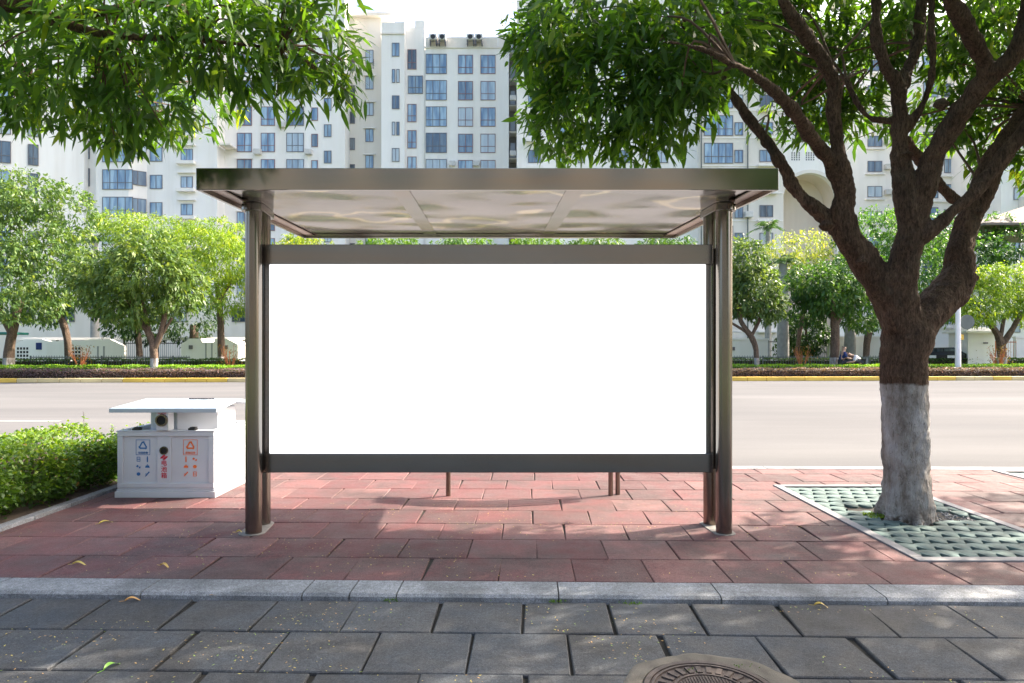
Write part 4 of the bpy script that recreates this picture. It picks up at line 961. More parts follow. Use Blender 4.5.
def plainwall(px0, px1, pyt, Y, label, nm='perimeter_wall'):
    o, b, xa, xb, zt = wallbox(nm, px0, px1, pyt, Y, .3, label)
    mb = MB(); mb.box(xa, xb, Y, Y+.3, .05, zt); b(mb, 'wall', MT['wall_white'])
    mb = MB(); mb.box(xa-.05, xb+.05, Y-.05, Y+.35, zt+.001, zt+.12); b(mb, 'coping', MT['wall_white'])
    mb = MB(); nn = max(2, int((xb-xa)/2.2))
    for i in range(nn): x = xa+(i+.5)*(xb-xa)/nn; mb.box(x-.09, x+.09, Y-.05, Y-.001, zt-.75, zt-.5)
    b(mb, 'wall_lamp', MT['winframe'])
plainwall(722, 768, 340, 49, 'white perimeter wall behind the leaning grey green tree')
plainwall(829, 905, 338, 49, 'white perimeter wall behind the man in navy')
plainwall(1016, 1090, 338, 49, 'white wall segment at the far right edge, right of the pale gatehouse')
plainwall(255, 700, 340, 50, 'white perimeter wall hidden behind the shelter')
# flat walkway roof on posts
o = empty('walkway_canopy', ((130-CX)*51/F, 51, .05), 0, 'long thin white flat walkway roof over the left perimeter wall', 'walkway roof'); M = Matrix.Translation((-(130-CX)*51/F, -51, -.05))
xa, xb = (16-CX)*51/F, (262-CX)*51/F; mb = MB(); mb.box(xa, xb, 50.2, 52.5, 2.16, 2.36); q = mb.build('roof', MT['wall_white'], o); q.matrix_parent_inverse = M
for i in range(8):
    x = xa+.4+i*(xb-xa-.8)/7; mb = MB(); mb.box(x-.06, x+.06, 51.2, 51.32, .05, 2.159); q = mb.build('post', MT['fence_pale'], o); q.matrix_parent_inverse = M
# right gatehouse with hipped cap
o, b, xa, xb, zt = wallbox('gatehouse', 968, 995, 333, 45, 2, 'white gatehouse with an overhanging stepped cap right of the sign post', cat_='gatehouse')
mb = MB(); mb.box(xa, xb, 45, 47, .05, zt); b(mb, 'wall', MT['wall_white'])
mb = MB(); mb.box(xa-.28, xb+.28, 44.72, 47.28, zt+.001, zt+.12); b(mb, 'cap', MT['wall_white'])
mb = MB(); vs = [(xa-.1,44.9,zt+.122),(xb+.1,44.9,zt+.122),(xb+.1,47.1,zt+.122),(xa-.1,47.1,zt+.122),(xa+.4,45.4,zt+.42),(xb-.4,45.4,zt+.42),(xb-.4,46.6,zt+.42),(xa+.4,46.6,zt+.42)]
mb.add(vs, [(4,5,6,7),(0,1,5,4),(1,2,6,5),(2,3,7,6),(3,0,4,7)]); b(mb, 'roof', MT['wall_white'])
mb = MB(); mb.box(xa+1.0, xa+1.3, 44.96, 44.999, 1.85, 1.95); b(mb, 'wall_lamp', MT['winframe'])
# railings
def railing(px0, px1, Y, z1, mat, label, step=.16, posts=2.2, name='railing'):
    xa, xb = (px0-CX)*Y/F, (px1-CX)*Y/F; o = empty(name, ((xa+xb)/2, Y, .05), 0, label, 'railing'); M = Matrix.Translation((-(xa+xb)/2, -Y, -.05))
    mb = MB(); mb.box(xa, xb, Y-.02, Y+.02, z1-.06, z1); mb.box(xa, xb, Y-.02, Y+.02, .22, .27); q = mb.build('rail', mat, o); q.matrix_parent_inverse = M
    mb = MB(); x = xa+step/2
    while x < xb: mb.box(x-.012, x+.012, Y-.03, Y-.0205, .12, z1+(.08 if step > .12 else 0)); x += step
    q = mb.build('bars', mat, o); q.matrix_parent_inverse = M
    x = xa
    while x < xb: mb = MB(); mb.box(x-.035, x+.035, Y+.021, Y+.09, .05, z1+.06); q = mb.build('post', mat, o); q.matrix_parent_inverse = M; x += posts
railing(30, 190, 42.2, 1.02, MT['fence_pale'], 'low pale metal railing behind the bright hedge at left')
railing(728, 905, 42.6, 1.02, MT['fence_pale'], 'low pale metal railing behind the bright hedge right of the shelter')
railing(124, 182, 50.5, 1.95, MT['fence_iron'], 'tall black railing between the white wall and the gatehouse at left', .14)
railing(767, 830, 49.5, 2.05, MT['fence_iron'], 'tall black railing between the two white wall segments right of the shelter', .14)
railing(996, 1016, 46.5, 2.0, MT['orange_post'], 'brown spear topped railing between the gatehouse and the right white wall', .18)
# orange stake bushes
for i, (px, lab) in enumerate(((80, 'bare reddish shrub in front of the white wall at left'), (230, 'bare orange shrub beside the left gatehouse'), (802, 'bare pinkish shrub before the black railing'), (998, 'bare orange red shrub before the right gatehouse'))):
    Y = 40.5; x = (px-CX)*Y/F; o = empty('bare_shrub', (x, Y, .05), 0, lab, 'shrub', 'bare shrubs across the road'); mb = MB()
    for k in range(16):
        a = random.random()*6.3; mb.tube([(0,0,0), (math.cos(a)*.25, math.sin(a)*.2, .7), (math.cos(a)*random.uniform(.3,.7), math.sin(a)*.4, random.uniform(1.1,1.7))], [.03,.02,.008], 5)
    mb.build('stems', MT['orange_post'], o)
    nl = 160; C = np.stack([RNG.normal(0,.35,nl), RNG.normal(0,.3,nl), RNG.uniform(.5,1.7,nl)],1); q = leaf_obj('foliage', C, RNG.normal(size=(nl,3)), .12, .05, MT['leaf_far'], o); q.color = (3.2, 1.0, .6, 1)
# teal post shelter, far left
o = empty('bus_stop_canopy', ((6-CX)*43/F, 43, .05), 0, 'teal framed canopy with a green roof at the far left edge across the road', 'canopy'); x = (11-CX)*43/F-(6-CX)*43/F
mb = MB(); mb.box(x-.15, x+.15, -.15, .15, 0, 2.35); mb.build('post', MT['teal'], o)
mb = MB(); mb.box(-4.15, -3.85, -.15, .15, 0, 2.35); mb.build('post', MT['teal'], o)
mb = MB(); mb.box(-4.6, x+.5, -.9, .9, 2.351, 2.50); mb.build('roof', MT['teal'], o, bevel=.03)
# white sign post, right
o = empty('sign_post', ((958-CX)*37.5/F, 37.5, .05), 0, 'white round post with a grey disc sign and small yellow tag on the far verge', 'sign post')
mb = MB(); mb.tube([(0,0,0),(0,0,6.6)], [.15,.11], 16); mb.build('post', MT['white_paint'], o, smooth=True)
mb = MB(); mb.tube([(.50,-.02,1.5+27*37.5/F-.05),(.50,.02,1.5+27*37.5/F-.05)], .40, 28); mb.build('disc_sign', MT['fence_pale'], o)
mb = MB(); mb.box(.0, .5, .021, .05, 2.86, 2.94); mb.build('bracket', MT['white_paint'], o)
mb = MB(); mb.box(.151, .30, -.03, .03, 1.95, 2.25); mb.build('tag', MT['yellow_kerb'], o)
# dark parked car behind
cx_ = (934-CX)*46/F
o = empty('parked_car', (cx_, 46, .05), 0, 'dark parked car half hidden behind the near trunk, before the white gatehouse', 'car')
def car():
    prof = [(-2.2,.35),(-2.25,.75),(-2.1,.98),(-1.2,1.08),(-.6,1.52),(.9,1.56),(1.7,1.12),(2.15,1.02),(2.25,.7),(2.2,.35)]
    mb = MB(); n = len(prof); vs = []
    for y, ins in ((-.85,.0),(.85,.0)):
        vs += [(x, y*(.86 if z > 1.2 else 1), z) for x, z in prof]
    mb.add(vs, [tuple(range(n)), tuple(range(2*n-1,n-1,-1))]+[(i,n+i,n+(i+1)%n,(i+1)%n) for i in range(n)]); mb.build('body', MT['car'], o, bevel=.06)
    for s in (-1,1):
        mb = MB(); y = s*.80
        for q in ([(-1.05,1.1),(-.58,1.46),(.1,1.48),(.1,1.1)], [(.18,1.1),(.18,1.48),(.85,1.49),(1.45,1.12)]):
            mb.add([(x, y*(.86/.86 if False else 1), z) for x, z in q], [(0,1,2,3)])
        mb.build('side_window', MT['glass_d'], o)
    for sx in (-1.4, 1.4):
        for sy in (-.80, .80):
            w_ = MB(); w_.tube([(sx, sy-.1, .32),(sx, sy+.1, .32)], .32, 20); wo = w_.build('wheel', MT['tyre'], o)
            r_ = MB(); r_.tube([(sx, sy-.11, .32),(sx, sy+.11, .32)], .19, 14); r_.build('rim', MT['ac'], wo)
    for sy in (-.6,.6):
        mb = MB(); mb.box(-2.27,-2.2, sy-.15, sy+.15, .68, .8); mb.build('headlight', MT['plate'], o)
    for xx in (-1.1, .35):
        mb = MB(); mb.box(xx, xx+.7, -.875, -.851, .85, 1.03); mb.build('door_label', MT['plate'], o)
car()
# pale pitched canopy roof across the road, far right
Yc_ = 50; cc = P(1075, 230, Yc_)
o = empty('entrance_canopy', (cc.x, cc.y, .05), 0, 'beige shallow pyramid canopy roof reaching in at the right edge above the trees', 'canopy')
z0 = cc.z-.05; hx = cc.x-P(985, 230, Yc_-3).x
mb = MB(); vs = [(-hx,-3,z0),(hx,-3,z0),(hx,5,z0),(-hx,5,z0),(0,1,z0+2.9)]
mb.add(vs, [(0,1,4),(1,2,4),(2,3,4),(3,0,4)]); mb.box(-hx, hx, -3, 5, z0-.16, z0-.01); mb.build('roof', MT['tarp'], o)
for sx in (.55, .98):
    for sy in (-2.2, 4): mb = MB(); mb.tube([(hx*sx, sy, 0), (hx*sx, sy, z0-.161)], .14, 12); mb.build('post', MT['fence_pale'], o, smooth=True)

# people ----------------------------------------------------------------
def skin_mesh(name, verts, edges, radii, mat, parent, sub=1):
    me = bpy.data.meshes.new(name); me.from_pydata(verts, edges, []); o = bpy.data.objects.new(name, me); col.objects.link(o); o.parent = parent
    me.materials.append(mat)
    s = o.modifiers.new('skin', 'SKIN'); s.use_smooth_shade = True
    for i, r in enumerate(radii): me.skin_vertices[0].data[i].radius = (r*1.12, r*1.12)
    me.skin_vertices[0].data[0].use_root = True
    u = o.modifiers.new('sub', 'SUBSURF'); u.levels = sub; u.render_levels = sub; return o
def person(loc, rz, lab, lean, shirt, seat=.42):
    o = empty('person', loc, rz, lab, 'person')
    h = Vector((0, 0, seat)); ch = h+Vector((math.sin(lean)*.45, 0, math.cos(lean)*.45)); nk = ch+Vector((math.sin(lean)*.12, 0, math.cos(lean)*.12)); hd_ = nk+Vector((math.sin(lean*1.1)*.14+.02, 0, math.cos(lean*1.1)*.14)); tp_ = hd_+Vector((math.sin(lean)*.10, 0, .08))
    V = [h, (h+ch)/2, ch, nk, hd_, tp_]; Rr = [.15, .14, .15, .06, .10, .07]; E = [(0,1),(1,2),(2,3),(3,4),(4,5)]
    def ch_(start, pts, rr):
        p = start
        for q, r in zip(pts, rr): V.append(q); Rr.append(r); E.append((p, len(V)-1)); p = len(V)-1
        return p
    for s in (-1, 1):
        sh_ = ch+Vector((0, s*.19, .02)); el = sh_+Vector((.10, s*.05, -.27)); ha = el+Vector((.24, -s*.08, -.04))
        w1 = ch_(2, [sh_, el, ha], [.065, .05, .035])
        for k in range(4): ch_(w1, [ha+Vector((.06, (k-1.5)*.02, 0)), ha+Vector((.10-.008*abs(k-1.5), (k-1.5)*.024, -.02))], [.013, .010])
        ch_(w1, [ha+Vector((.03, -s*.04, -.01)), ha+Vector((.06, -s*.055, -.015))], [.013, .010])
        hp = h+Vector((.02, s*.10, -.03)); kn = h+Vector((.44, s*.13, .02)); an = Vector((kn.x-.04, kn.y, .07)); to = an+Vector((.18, s*.02, -.03))
        ch_(0, [hp, kn, an, to], [.09, .065, .045, .035])
    body_ = skin_mesh('body', [tuple(v) for v in V], E, Rr, MT['skin'], o)
    # clothing
    sv = [h+Vector((0,0,.02)), (h+ch)/2, ch+Vector((0,0,-.01))]; se = [(0,1),(1,2)]; sr = [.168,.158,.168]
    for s in (-1,1):
        b_ = len(sv); sh_ = ch+Vector((0, s*.19, .02)); el = sh_+Vector((.10, s*.05, -.27)); sv += [sh_, el]; sr += [.082,.062]; se += [(2,b_),(b_,b_+1)]
    skin_mesh('shirt', [tuple(v) for v in sv], se, sr, shirt, o)
    tv = [h]; te = []; trr = [.165]
    for s in (-1,1):
        b_ = len(tv); hp = h+Vector((.02, s*.10, -.03)); kn = h+Vector((.44, s*.13, .02)); an = Vector((kn.x-.04, kn.y, .14)); tv += [hp, kn, an]; trr += [.105,.078,.06]; te += [(0,b_),(b_,b_+1),(b_+1,b_+2)]
    skin_mesh('trousers', [tuple(v) for v in tv], te, trr, MT['trouser'], o)
    skin_mesh('hair', [tuple(hd_+Vector((-.03,0,.01))), tuple(tp_+Vector((-.02,0,.01)))], [(0,1)], [.108,.088], MT['hair'], o)
    o.scale = (1.2, 1.2, 1.12)
    return o
def stool(x, Y, h, lab):
    o = empty('stool', (x, Y, .05), 0, lab, 'stool'); mb = MB(); mb.box(-.17,.17,-.17,.17,h-.04,h); mb.build('seat', MT['teal'], o, bevel=.01)
    for sx in (-.13,.13):
        for sy in (-.13,.13): mb = MB(); mb.box(sx-.015,sx+.015,sy-.015,sy+.015,0,h-.0405); mb.build('leg', MT['teal'], o)
xm = (842-CX)*39.3/F; person((xm, 39.3, .05), R(-12), 'man in a navy shirt sitting beside the hedge across the road', .12, MT['navy'], .64); stool(xm, 39.3, .48, 'small stool under the man in navy')
xm = (860-CX)*39.3/F; person((xm, 39.3, .05), R(188), 'person in a pale top bending forward, right of the man in navy', 1.0, MT['lightcloth'], .66); stool(xm, 39.3, .50, 'small stool under the bending person in a pale top')

# ------------------------------------------------------------ apartment buildings
def wmesh(w, h, kind='two', mat='winframe', glass='glass'):
    f = .06; mb = MB(); d = .07
    mb.box(0, w, -d, 0, 0, f); mb.box(0, w, -d, 0, h-f, h); mb.box(0, f, -d, 0, f, h-f); mb.box(w-f, w, -d, 0, f, h-f)
    nb = 1 if w < 1.9 else (2 if w < 2.4 else 3)
    if w < .8: nb = 0
    for i in range(nb): x = w*(i+1)/(nb+1); mb.box(x-f/2, x+f/2, -d, 0, f, h-f)
    if h > 1.7: mb.box(f, w-f, -d+.005, -.005, h*.34-f/2, h*.34+f/2)
    a = mb.build('window', MT[mat]); 
    mb = MB(); mb.box(f*.5, w-f*.5, -.035, -.015, f*.5, h-f*.5); g = mb.build('pane', MT[glass], a)
    col.objects.unlink(a); col.objects.unlink(g); return a, g
class Bld:
    def __init__(s, label, Y, px_c, cat='building'):
        s.Y = Y; s.o = empty('apartment_building', ((px_c-CX)*Y/F, Y, .05), 0, label, 'building'); s.M = Matrix.Translation((-(px_c-CX)*Y/F, -Y, -.05)); s.cache = {}
        s.n = 0; s.rest = MB(); s.restg = MB()
    def part(s, mb, name, mat, **k):
        q = mb.build(name, mat, s.o, **k); q.matrix_parent_inverse = s.M; return q
    def X(s, px, Y=None): return (px-CX)*(Y or s.Y)/F
    def Z(s, py, Y=None): return CH+(HOR-py)*(Y or s.Y)/F
    def block(s, px0, px1, pyt, dY=0, deep=12, mat='wall_white', name='wall'):
        Y = s.Y+dY; mb = MB(); mb.box(s.X(px0, Y), s.X(px1, Y), Y, Y+deep, .05, s.Z(pyt, Y)); return s.part(mb, name, MT[mat])
    def win(s, px0, px1, py0, py1, dY=0, mat='winframe', glass='glass', rot=0, recess=0):
        Y = s.Y+dY; w = (px1-px0)*Y/F; h = (py1-py0)*Y/F; key = (round(w,2), round(h,2), mat, glass)
        if key not in s.cache: s.cache[key] = wmesh(w, h, 'two', mat, glass)
        a, g = s.cache[key]; z = s.Z(py1, Y)
        if z < .5: return
        if s.n >= 98: return
        s.n += 1
        q = a.copy(); col.objects.link(q); q.parent = s.o; q.matrix_parent_inverse = s.M; q.location = (s.X(px0, Y), Y-.002, z); q.rotation_euler = (0,0,rot)
        p = g.copy(); col.objects.link(p); p.parent = q
    def sill(s, mb, px0, px1, py, dY=0, dep=.5, th=.14):
        Y = s.Y+dY; z = s.Z(py, Y)
        if z < .5: return
        w = s.X(px1, Y)-s.X(px0, Y); key = ('sill', round(w, 2), dep, th)
        if key not in s.cache:
            m2 = MB(); m2.box(0, w, -dep, -.001, -th, 0); q = m2.build('sill_ledge', MT['wall_white']); col.objects.unlink(q); s.cache[key] = q
        q = s.cache[key].copy(); col.objects.link(q); q.parent = s.o; q.matrix_parent_inverse = s.M; q.location = (s.X(px0, Y), Y, z)
def rows(y0, pitch, ymax=335, ymin=-40):
    y = y0
    while y > ymin+pitch: y -= pitch
    out = []
    while y < ymax: out.append(y); y += pitch
    return out
def rn_(p): return random.random() < p

# A: far-left block with angled wing
A = Bld('white block at far left with a blank angled flank and bay windows', 76, 60)
mb = MB(); Y1, Y2 = 66, 76
mb.prism([(A.X(-160, 68), 68), (A.X(84, 75.2), 75.2), (A.X(84, 75.2), 92), (A.X(-160, 68), 92)], .05, A.Z(-40)); A.part(mb, 'wing_wall', MT['wall_white'])
A.block(84.5, 217, -20); 
mb = MB()
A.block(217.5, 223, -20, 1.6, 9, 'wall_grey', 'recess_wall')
for i, y in enumerate(rows(168.5, 27.4, 330, 40)):
    A.win(86, 90, y, y+18, 0); A.win(150, 162.5, y+6.5, y+20.5, 0, 'winframe_r' if rn_(.3) else 'winframe'); A.win(181, 193, y+8, y+19.5)
WS = 7.2/(A.X(84, 75.2)-A.X(-160, 68))
def wingY(px):
    k = (px-CX)/F; x0 = A.X(-160, 68); return (68-WS*x0)/(1-WS*k)
for i, y in enumerate(rows(140, 29, 330, 60)):
    for (a, b) in ((-60,-45), (-30,-12), (-8, 8)):
        Yq = wingY(a); A.win(a, b, y, y+22, Yq-A.Y-.02, rot=math.atan(WS))
    A.win(28, 37, y+4, y+25, wingY(28)-A.Y-.02, glass='glass_d', rot=math.atan(WS))
ms = MB()
for y in rows(187.5, 27.4, 330, 40):
    A.sill(ms, 178, 196, y+1.5, 0, .6, .35)
    A.sill(ms, 178, 196, y-15, 0, .35, .10)
# bays: solid balcony fronts and glazed band
mbay = MB(); YA = 76
xs0, xs1, xs2 = A.X(102), A.X(134), A.X(147)
mbay.prism([(xs0, YA), (xs0, YA-1.1), (xs1, YA-1.1), (xs2, YA-.0)], .05, A.Z(-20)); A.part(mbay, 'bay_wall', MT['wall_white'])
for y in rows(169.5, 27.4, 330, 40):
    A.win(102.5, 133, y, y+20, -1.12)
    # angled pane
    w = math.hypot(xs2-xs1, 1.1); key = ('ang',)
    if key not in A.cache: A.cache[key] = wmesh(w*.94, 1.6)
    a, g = A.cache[key]; q = a.copy(); col.objects.link(q); q.parent = A.o; q.matrix_parent_inverse = A.M; q.location = (xs1+.05, YA-1.1-.0, A.Z(y+17)); q.rotation_euler = (0,0,math.atan2(1.1, xs2-xs1)); p = g.copy(); col.objects.link(p); p.parent = q

# B: block between the far-left block and the recess
B = Bld('white block directly above the shelter roof, with paired maroon framed windows', 78, 285)
B.block(224, 345, -10)
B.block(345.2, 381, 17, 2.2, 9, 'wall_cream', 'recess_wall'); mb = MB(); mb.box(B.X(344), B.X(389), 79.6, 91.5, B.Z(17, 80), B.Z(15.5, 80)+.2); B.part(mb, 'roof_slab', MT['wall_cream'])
for i, y in enumerate(rows(133, 26.3, 240, 40)):
    B.win(237, 252, y, y+19, 0, 'winframe_r'); B.win(261, 275, y, y+19, 0, 'winframe_r'); B.win(286.5, 304, y, y+19); B.win(311.5, 318, y+1, y+14, 0, 'winframe_r' if rn_(.5) else 'winframe', 'glass_d' if rn_(.4) else 'glass')
    B.win(324, 331.5, y-8.5, y+4)
    B.win(365.5, 373.5, y-4, y+9, 2.2); B.win(350, 355, y+5, y+17, 2.2, glass='glass_d')
for y in rows(249, 26.3, 330, 240):
    B.win(237, 252, y, y+19)
mb = MB()
for y in rows(133, 26.3, 330, 60): B.sill(mb, 363.5, 375.5, y-5, 2.2, .3, .1)
for (px, py) in ((257, 155), (281, 128), (257, 208), (233, 182), (308, 155), (281, 102), (308, 207)):
    x = B.X(px, 77.6); m2 = MB(); m2.box(x-.4, x+.4, 77.5, 77.99, B.Z(py), B.Z(py)+.6); B.part(m2, 'air_conditioner', MT['ac'], bevel=.03)
for k, y in enumerate(rows(133, 26.3, 330, 60)): 
    if k % 2: B.sill(mb, 236, 253, y-1, 0, .15, .08)
mb = MB()
for i in range(6):
    for j in range(5): x = B.X(366+i*1.5, 80.2); z = B.Z(60+j*2, 80.2); mb.box(x-.05, x+.05, 80.17, 80.199, z-.07, z+.07)
B.part(mb, 'vent_grille', MT['winframe'])
mb = MB(); mb.box(B.X(226), B.X(237), 76.0, 77.99, B.Z(150), B.Z(148.5)); B.part(mb, 'awning', MT['wall_cream'])
# C: central tower
Cb = Bld('central cream tower with three columns of blue windows and fan units on its roof', 78, 445)
Cb.block(381.2, 404.6, 22, -.7, 12); Cb.block(404.8, 424.8, 27.5); mb = MB(); mb.box(Cb.X(415), Cb.X(424.7), 78.01, 80, Cb.Z(27.4), Cb.Z(20.5)); Cb.part(mb, 'parapet', MT['wall_white']); Cb.block(425.1, 508.8, 47.5, -.25, 12, 'wall_white')
mb = MB(); Yc = 77.75
mb.box(Cb.X(425.2,Yc), Cb.X(497.8,Yc), Yc+.02, Yc+.4, Cb.Z(47.4,Yc), Cb.Z(37,Yc)); mb.box(Cb.X(498,Yc), Cb.X(508.7,Yc), Yc+.02, Yc+4, Cb.Z(47.4,Yc), Cb.Z(34,Yc)); Cb.part(mb, 'parapet', MT['wall_cream'])
mb = MB(); mb.box(Cb.X(424.9,Yc), Cb.X(509,Yc), Yc-.12, Yc+.01, Cb.Z(48.3,Yc), Cb.Z(46.7,Yc)); mb.box(Cb.X(381,77.3), Cb.X(404.7,77.3), 77.18, 77.29, Cb.Z(34.5,77.3), Cb.Z(33,77.3)); Cb.part(mb, 'cornice', MT['wall_cream'])
for i, y in enumerate(rows(54.5, 26.3, 235, 40)):
    Cb.win(425.8, 446.8, y-.5, y+19.5, -.25, 'winframe', 'glass' if i % 2 else 'glass'); Cb.win(458, 473, y+.5, y+19.5, -.25, 'winframe_r'); Cb.win(480.5, 495.5, y+.5, y+19.5, -.25, 'winframe_r')
    if i == 1: Cb.win(408, 423, y-5, y+13, 0)
    else: Cb.win(407.5, 416.5, y-5 if i < 2 else y-3, y+15, 0, 'winframe_r', 'glass_d' if i == 0 else 'glass')
    Cb.win(392, 395.2 if i % 2 else 399.5, y-11.5, y+2, -.7)
    if i % 2: Cb.win(396.4, 399.6, y-11.5, y+2, -.7)
for (px, lab) in ((433.5, 'a'), (442.5, 'b'), (470.5, 'c'), (479, 'd')):
    x = Cb.X(px, 77.5); z = Cb.Z(41.5, 77.5); un = empty('rooftop_fan_unit', (x, 77.2, z), 0, {'a': 'leftmost of four fan units on the central tower parapet', 'b': 'second fan unit from the left on the central tower parapet', 'c': 'third fan unit from the left on the central tower parapet', 'd': 'rightmost of four fan units on the central tower parapet'}[lab], 'fan unit', 'fan units on the central tower')
    mb = MB(); mb.box(-.42,.42,-.25,.45,0,.62); mb.build('casing', MT['ac'], un, bevel=.03)
    mb = MB(); mb.tube([(0,-.30,.31),(0,-.251,.31)], .26, 20); mb.build('fan_grille', MT['black'], un)
    mb = MB(); mb.box(-.4,-.3,-.2,.5,-.5,-.001); mb.box(.3,.4,-.2,.5,-.5,-.001); mb.build('bracket', MT['winframe'], un)
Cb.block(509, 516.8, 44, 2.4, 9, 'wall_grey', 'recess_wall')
mb = MB(); ml = MB()
for y in rows(70, 26.3, 330, 40):
    mb.box(Cb.X(509.2,79), Cb.X(516.6,79), 78.6, 80.39, Cb.Z(y+11,79), Cb.Z(y+9.8,79)); ml.box(Cb.X(510.5,80.3), Cb.X(515,80.3), 80.35, 80.399, Cb.Z(y+8,80.3), Cb.Z(y-6,80.3))
Cb.part(mb, 'balcony_slab', MT['wall_cream']); Cb.part(ml, 'balcony_door', MT['glass_d'])
for (px, py) in ((452, 165), (476, 165), (513, 155), (513, 100)):
    x = Cb.X(px, 77.4); mb = MB(); mb.box(x-.35, x+.35, 77.3, 77.7, Cb.Z(py+2), Cb.Z(py+2)+.55); q = Cb.part(mb, 'air_conditioner', MT['ac'], bevel=.03)
# D: right block behind the near canopy
D_ = Bld('cream block behind the near tree crown with wide blue windows', 72, 640)
D_.block(517, 700, -50); D_.block(700.2, 783, -40, -1.0, 12, 'wall_cream')
for i, y in enumerate(rows(150, 27.6, 240, 20)):
    for (a, b) in ((528, 541), (558, 571), (578, 584), (612, 632), (648, 668)):
        if y < 230: D_.win(a, b, y, y+13)
    D_.win(704, 733, y-7, y+13.5, -1.0); D_.win(734.5, 743, y, y+13, -1.0)
    D_.win(759.5, 773, y, y+12, -1.0, glass='glass_d' if rn_(.5) else 'glass')
mb = MB()
for y in rows(150, 27.6, 330, 20):
    D_.sill(mb, 526, 543, y+17, 0, .6, .35); D_.sill(mb, 757, 776, y+15, -1, .5, .2); D_.sill(mb, 700.5, 783, y+15.3, -1, .06, .08)
mb = MB()
for px in (748, 701.5): mb.tube([(D_.X(px,70.8), 70.85, .1), (D_.X(px,70.8), 70.85, 40)], .07, 8)
D_.part(mb, 'drainpipe', MT['fence_pale'])
for (px, py) in ((749, 215), (749, 243), (731, 172), (536, 140)):
    x = D_.X(px, 70.6); mb = MB(); mb.box(x-.4, x+.4, 70.45, 70.95, D_.Z(py+3,71), D_.Z(py+3,71)+.6); D_.part(mb, 'air_conditioner', MT['ac'], bevel=.03)
# E: arch building
E_ = Bld('pale block with a tall beige round arched recess behind the near tree limbs', 72, 812)
mb = MB(); Ya = 71.2; xl, xr = E_.X(783.4, Ya), E_.X(845, Ya); ax, ar = E_.X(810, Ya), 27*Ya/F; az = E_.Z(200, Ya); top = E_.Z(60, Ya)
N = 24; arc = [(ax+ar*math.cos(math.pi*k/N), az+ar*math.sin(math.pi*k/N)) for k in range(N+1)]
fr_v = []; 
for y in (Ya, Ya+.6):
    fr_v += [(x, y, z) for x, z in arc]+[(x, y, top) for x, z in arc]
n1 = N+1
fs = [(k, k+1, n1+k+1, n1+k) for k in range(N)]+[(2*n1+k+1, 2*n1+k, 3*n1+k, 3*n1+k+1) for k in range(N)]+[(k+1, k, 2*n1+k, 2*n1+k+1) for k in range(N)]
mb.add(fr_v, fs); mb.box(xl, ax-ar-.001, Ya, Ya+.6, .05, top); mb.box(ax+ar+.001, xr, Ya, Ya+.6, .05, top); E_.part(mb, 'wall', MT['wall_white'])
mb = MB()  # vault
vv = []; 
for y in (Ya+.601, Ya+3.0): vv += [(ax+ar, y, .05)]+[(x, y, z) for x, z in arc]+[(ax-ar, y, .05)]
m_ = N+3; mb.add(vv, [(k, k+1, m_+k+1, m_+k) for k in range(m_-1)]+[tuple(range(m_, 2*m_))]); E_.part(mb, 'arched_recess', MT['wall_beige'])
mb = MB(); vv = []
for r_, y in ((ar+.0, Ya-.05), (ar+.35, Ya-.05)): vv += [(ax+r_*math.cos(math.pi*k/N), y, az+r_*math.sin(math.pi*k/N)) for k in range(N+1)]
vv2 = [(x, Ya-.001, z) for x, y, z in vv]
mb.add(vv+vv2, [(k, k+1, n1+k+1, n1+k) for k in range(N)]+[(n1+k, n1+k+1, 3*n1+k+1, 3*n1+k) for k in range(N)]+[(k+1,k,2*n1+k,2*n1+k+1) for k in range(N)]); E_.part(mb, 'arch_moulding', MT['wall_cream'])
mb = MB()
for i in range(10):
    for j in range(4):
        if i in (4, 5): continue
        x = E_.X(792+i*2.4, Ya); z = E_.Z(153+j*2.2, Ya); mb.box(x-.06, x+.06, Ya-.02, Ya-.001, z-.08, z+.08)
E_.part(mb, 'vent_grille', MT['winframe'])
mb = MB(); mb.box(xl, xr, Ya+.61, Ya+12, az+ar+.3, top-.2); E_.part(mb, 'upper_storeys', MT['wall_white'])
for y in rows(130, 27, 140, 40): E_.win(795, 808, y, y+12, -.8); E_.win(818, 828, y, y+12, -.8)
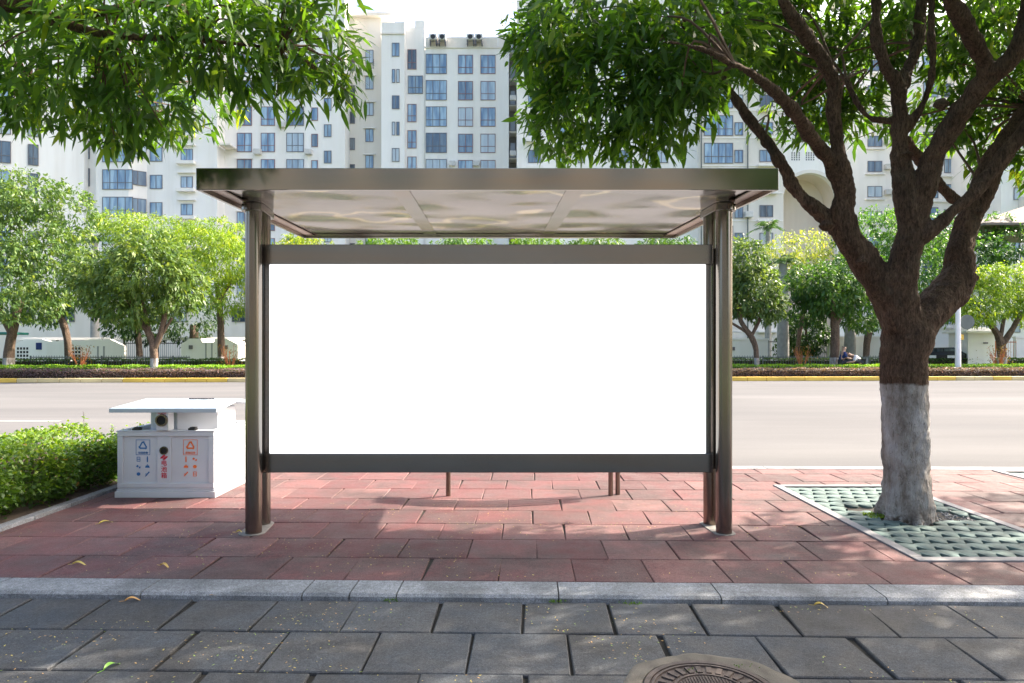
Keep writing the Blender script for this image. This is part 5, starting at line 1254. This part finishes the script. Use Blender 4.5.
# F: right block
G = Bld('pale block with small paired windows right of the arch, seen between the near limbs', 80, 900)
G.block(845.2, 905, 20, 0); G.block(905.2, 1000, 28, -2, 12, 'wall_white')
for i, y in enumerate(rows(161, 25.2, 330, 30)):
    G.win(867.5, 882, y, y+11); G.win(893, 899, y+1, y+10)
    G.win(923, 938, y-4, y+12, -2); G.win(944, 952, y-2, y+12, -2); G.win(968, 978, y, y+12, -2)
mb = MB()
for y in rows(161, 25.2, 330, 30): G.sill(mb, 865, 884, y+13, 0, .3, .1); G.sill(mb, 921, 955, y+14, -2, .35, .25)
for k, y in enumerate(rows(165, 25.2, 240, 60)):
    x = G.X(889, 79.6); mb = MB(); mb.box(x-.4, x+.4, 79.45, 79.95, G.Z(y+5), G.Z(y+5)+.6); G.part(mb, 'air_conditioner', MT['ac'], bevel=.03)
H = Bld('white block with balconies at the far right edge, above the beige parasol', 70, 1030)
H.block(1001, 1100, 30)
for i, y in enumerate(rows(187.5, 26.5, 330, 30)): H.win(1013.5, 1020, y, y+12.5); H.win(1032, 1045, y, y+12.5)
mb = MB()
for y in rows(181, 26.5, 330, 30): mb.box(H.X(1018), H.X(1050), 68.4, 69.99, H.Z(y+1), H.Z(y-9.5)+.0)
H.part(mb, 'balcony', MT['wall_cream'])
# lower podium band behind the trees: doors and dark openings
Pd = Bld('low grey podium storey behind the trees with dark shop openings at left', 62, 130)
Pd.block(-60, 262, 300, 0, 4, 'wall_cream')
for px in (20, 60, 100, 152, 172, 232): Pd.win(px, px+15, 308, 322, 0, glass='glass_d')
# unseen building added behind the viewpoint for the steel reflections
K = empty('apartment_building', (0, -26, 0), 0, 'unseen brown block added behind the viewpoint for the steel reflections', 'building')
mb = MB(); mb.box(-30, 26, -6, 0, -.1, 13); mb.build('wall', simple('added_block_grey_brown', (.17, .155, .14), .8, 0, .3, .4), K)
mb = MB()
for i in range(13):
    for j in range(4): mb.box(-27+i*4, -25+i*4, .01, .05, 1.2+j*3, 2.8+j*3)
q = mb.build('added_block_window_band', MT['glass_d'], K)
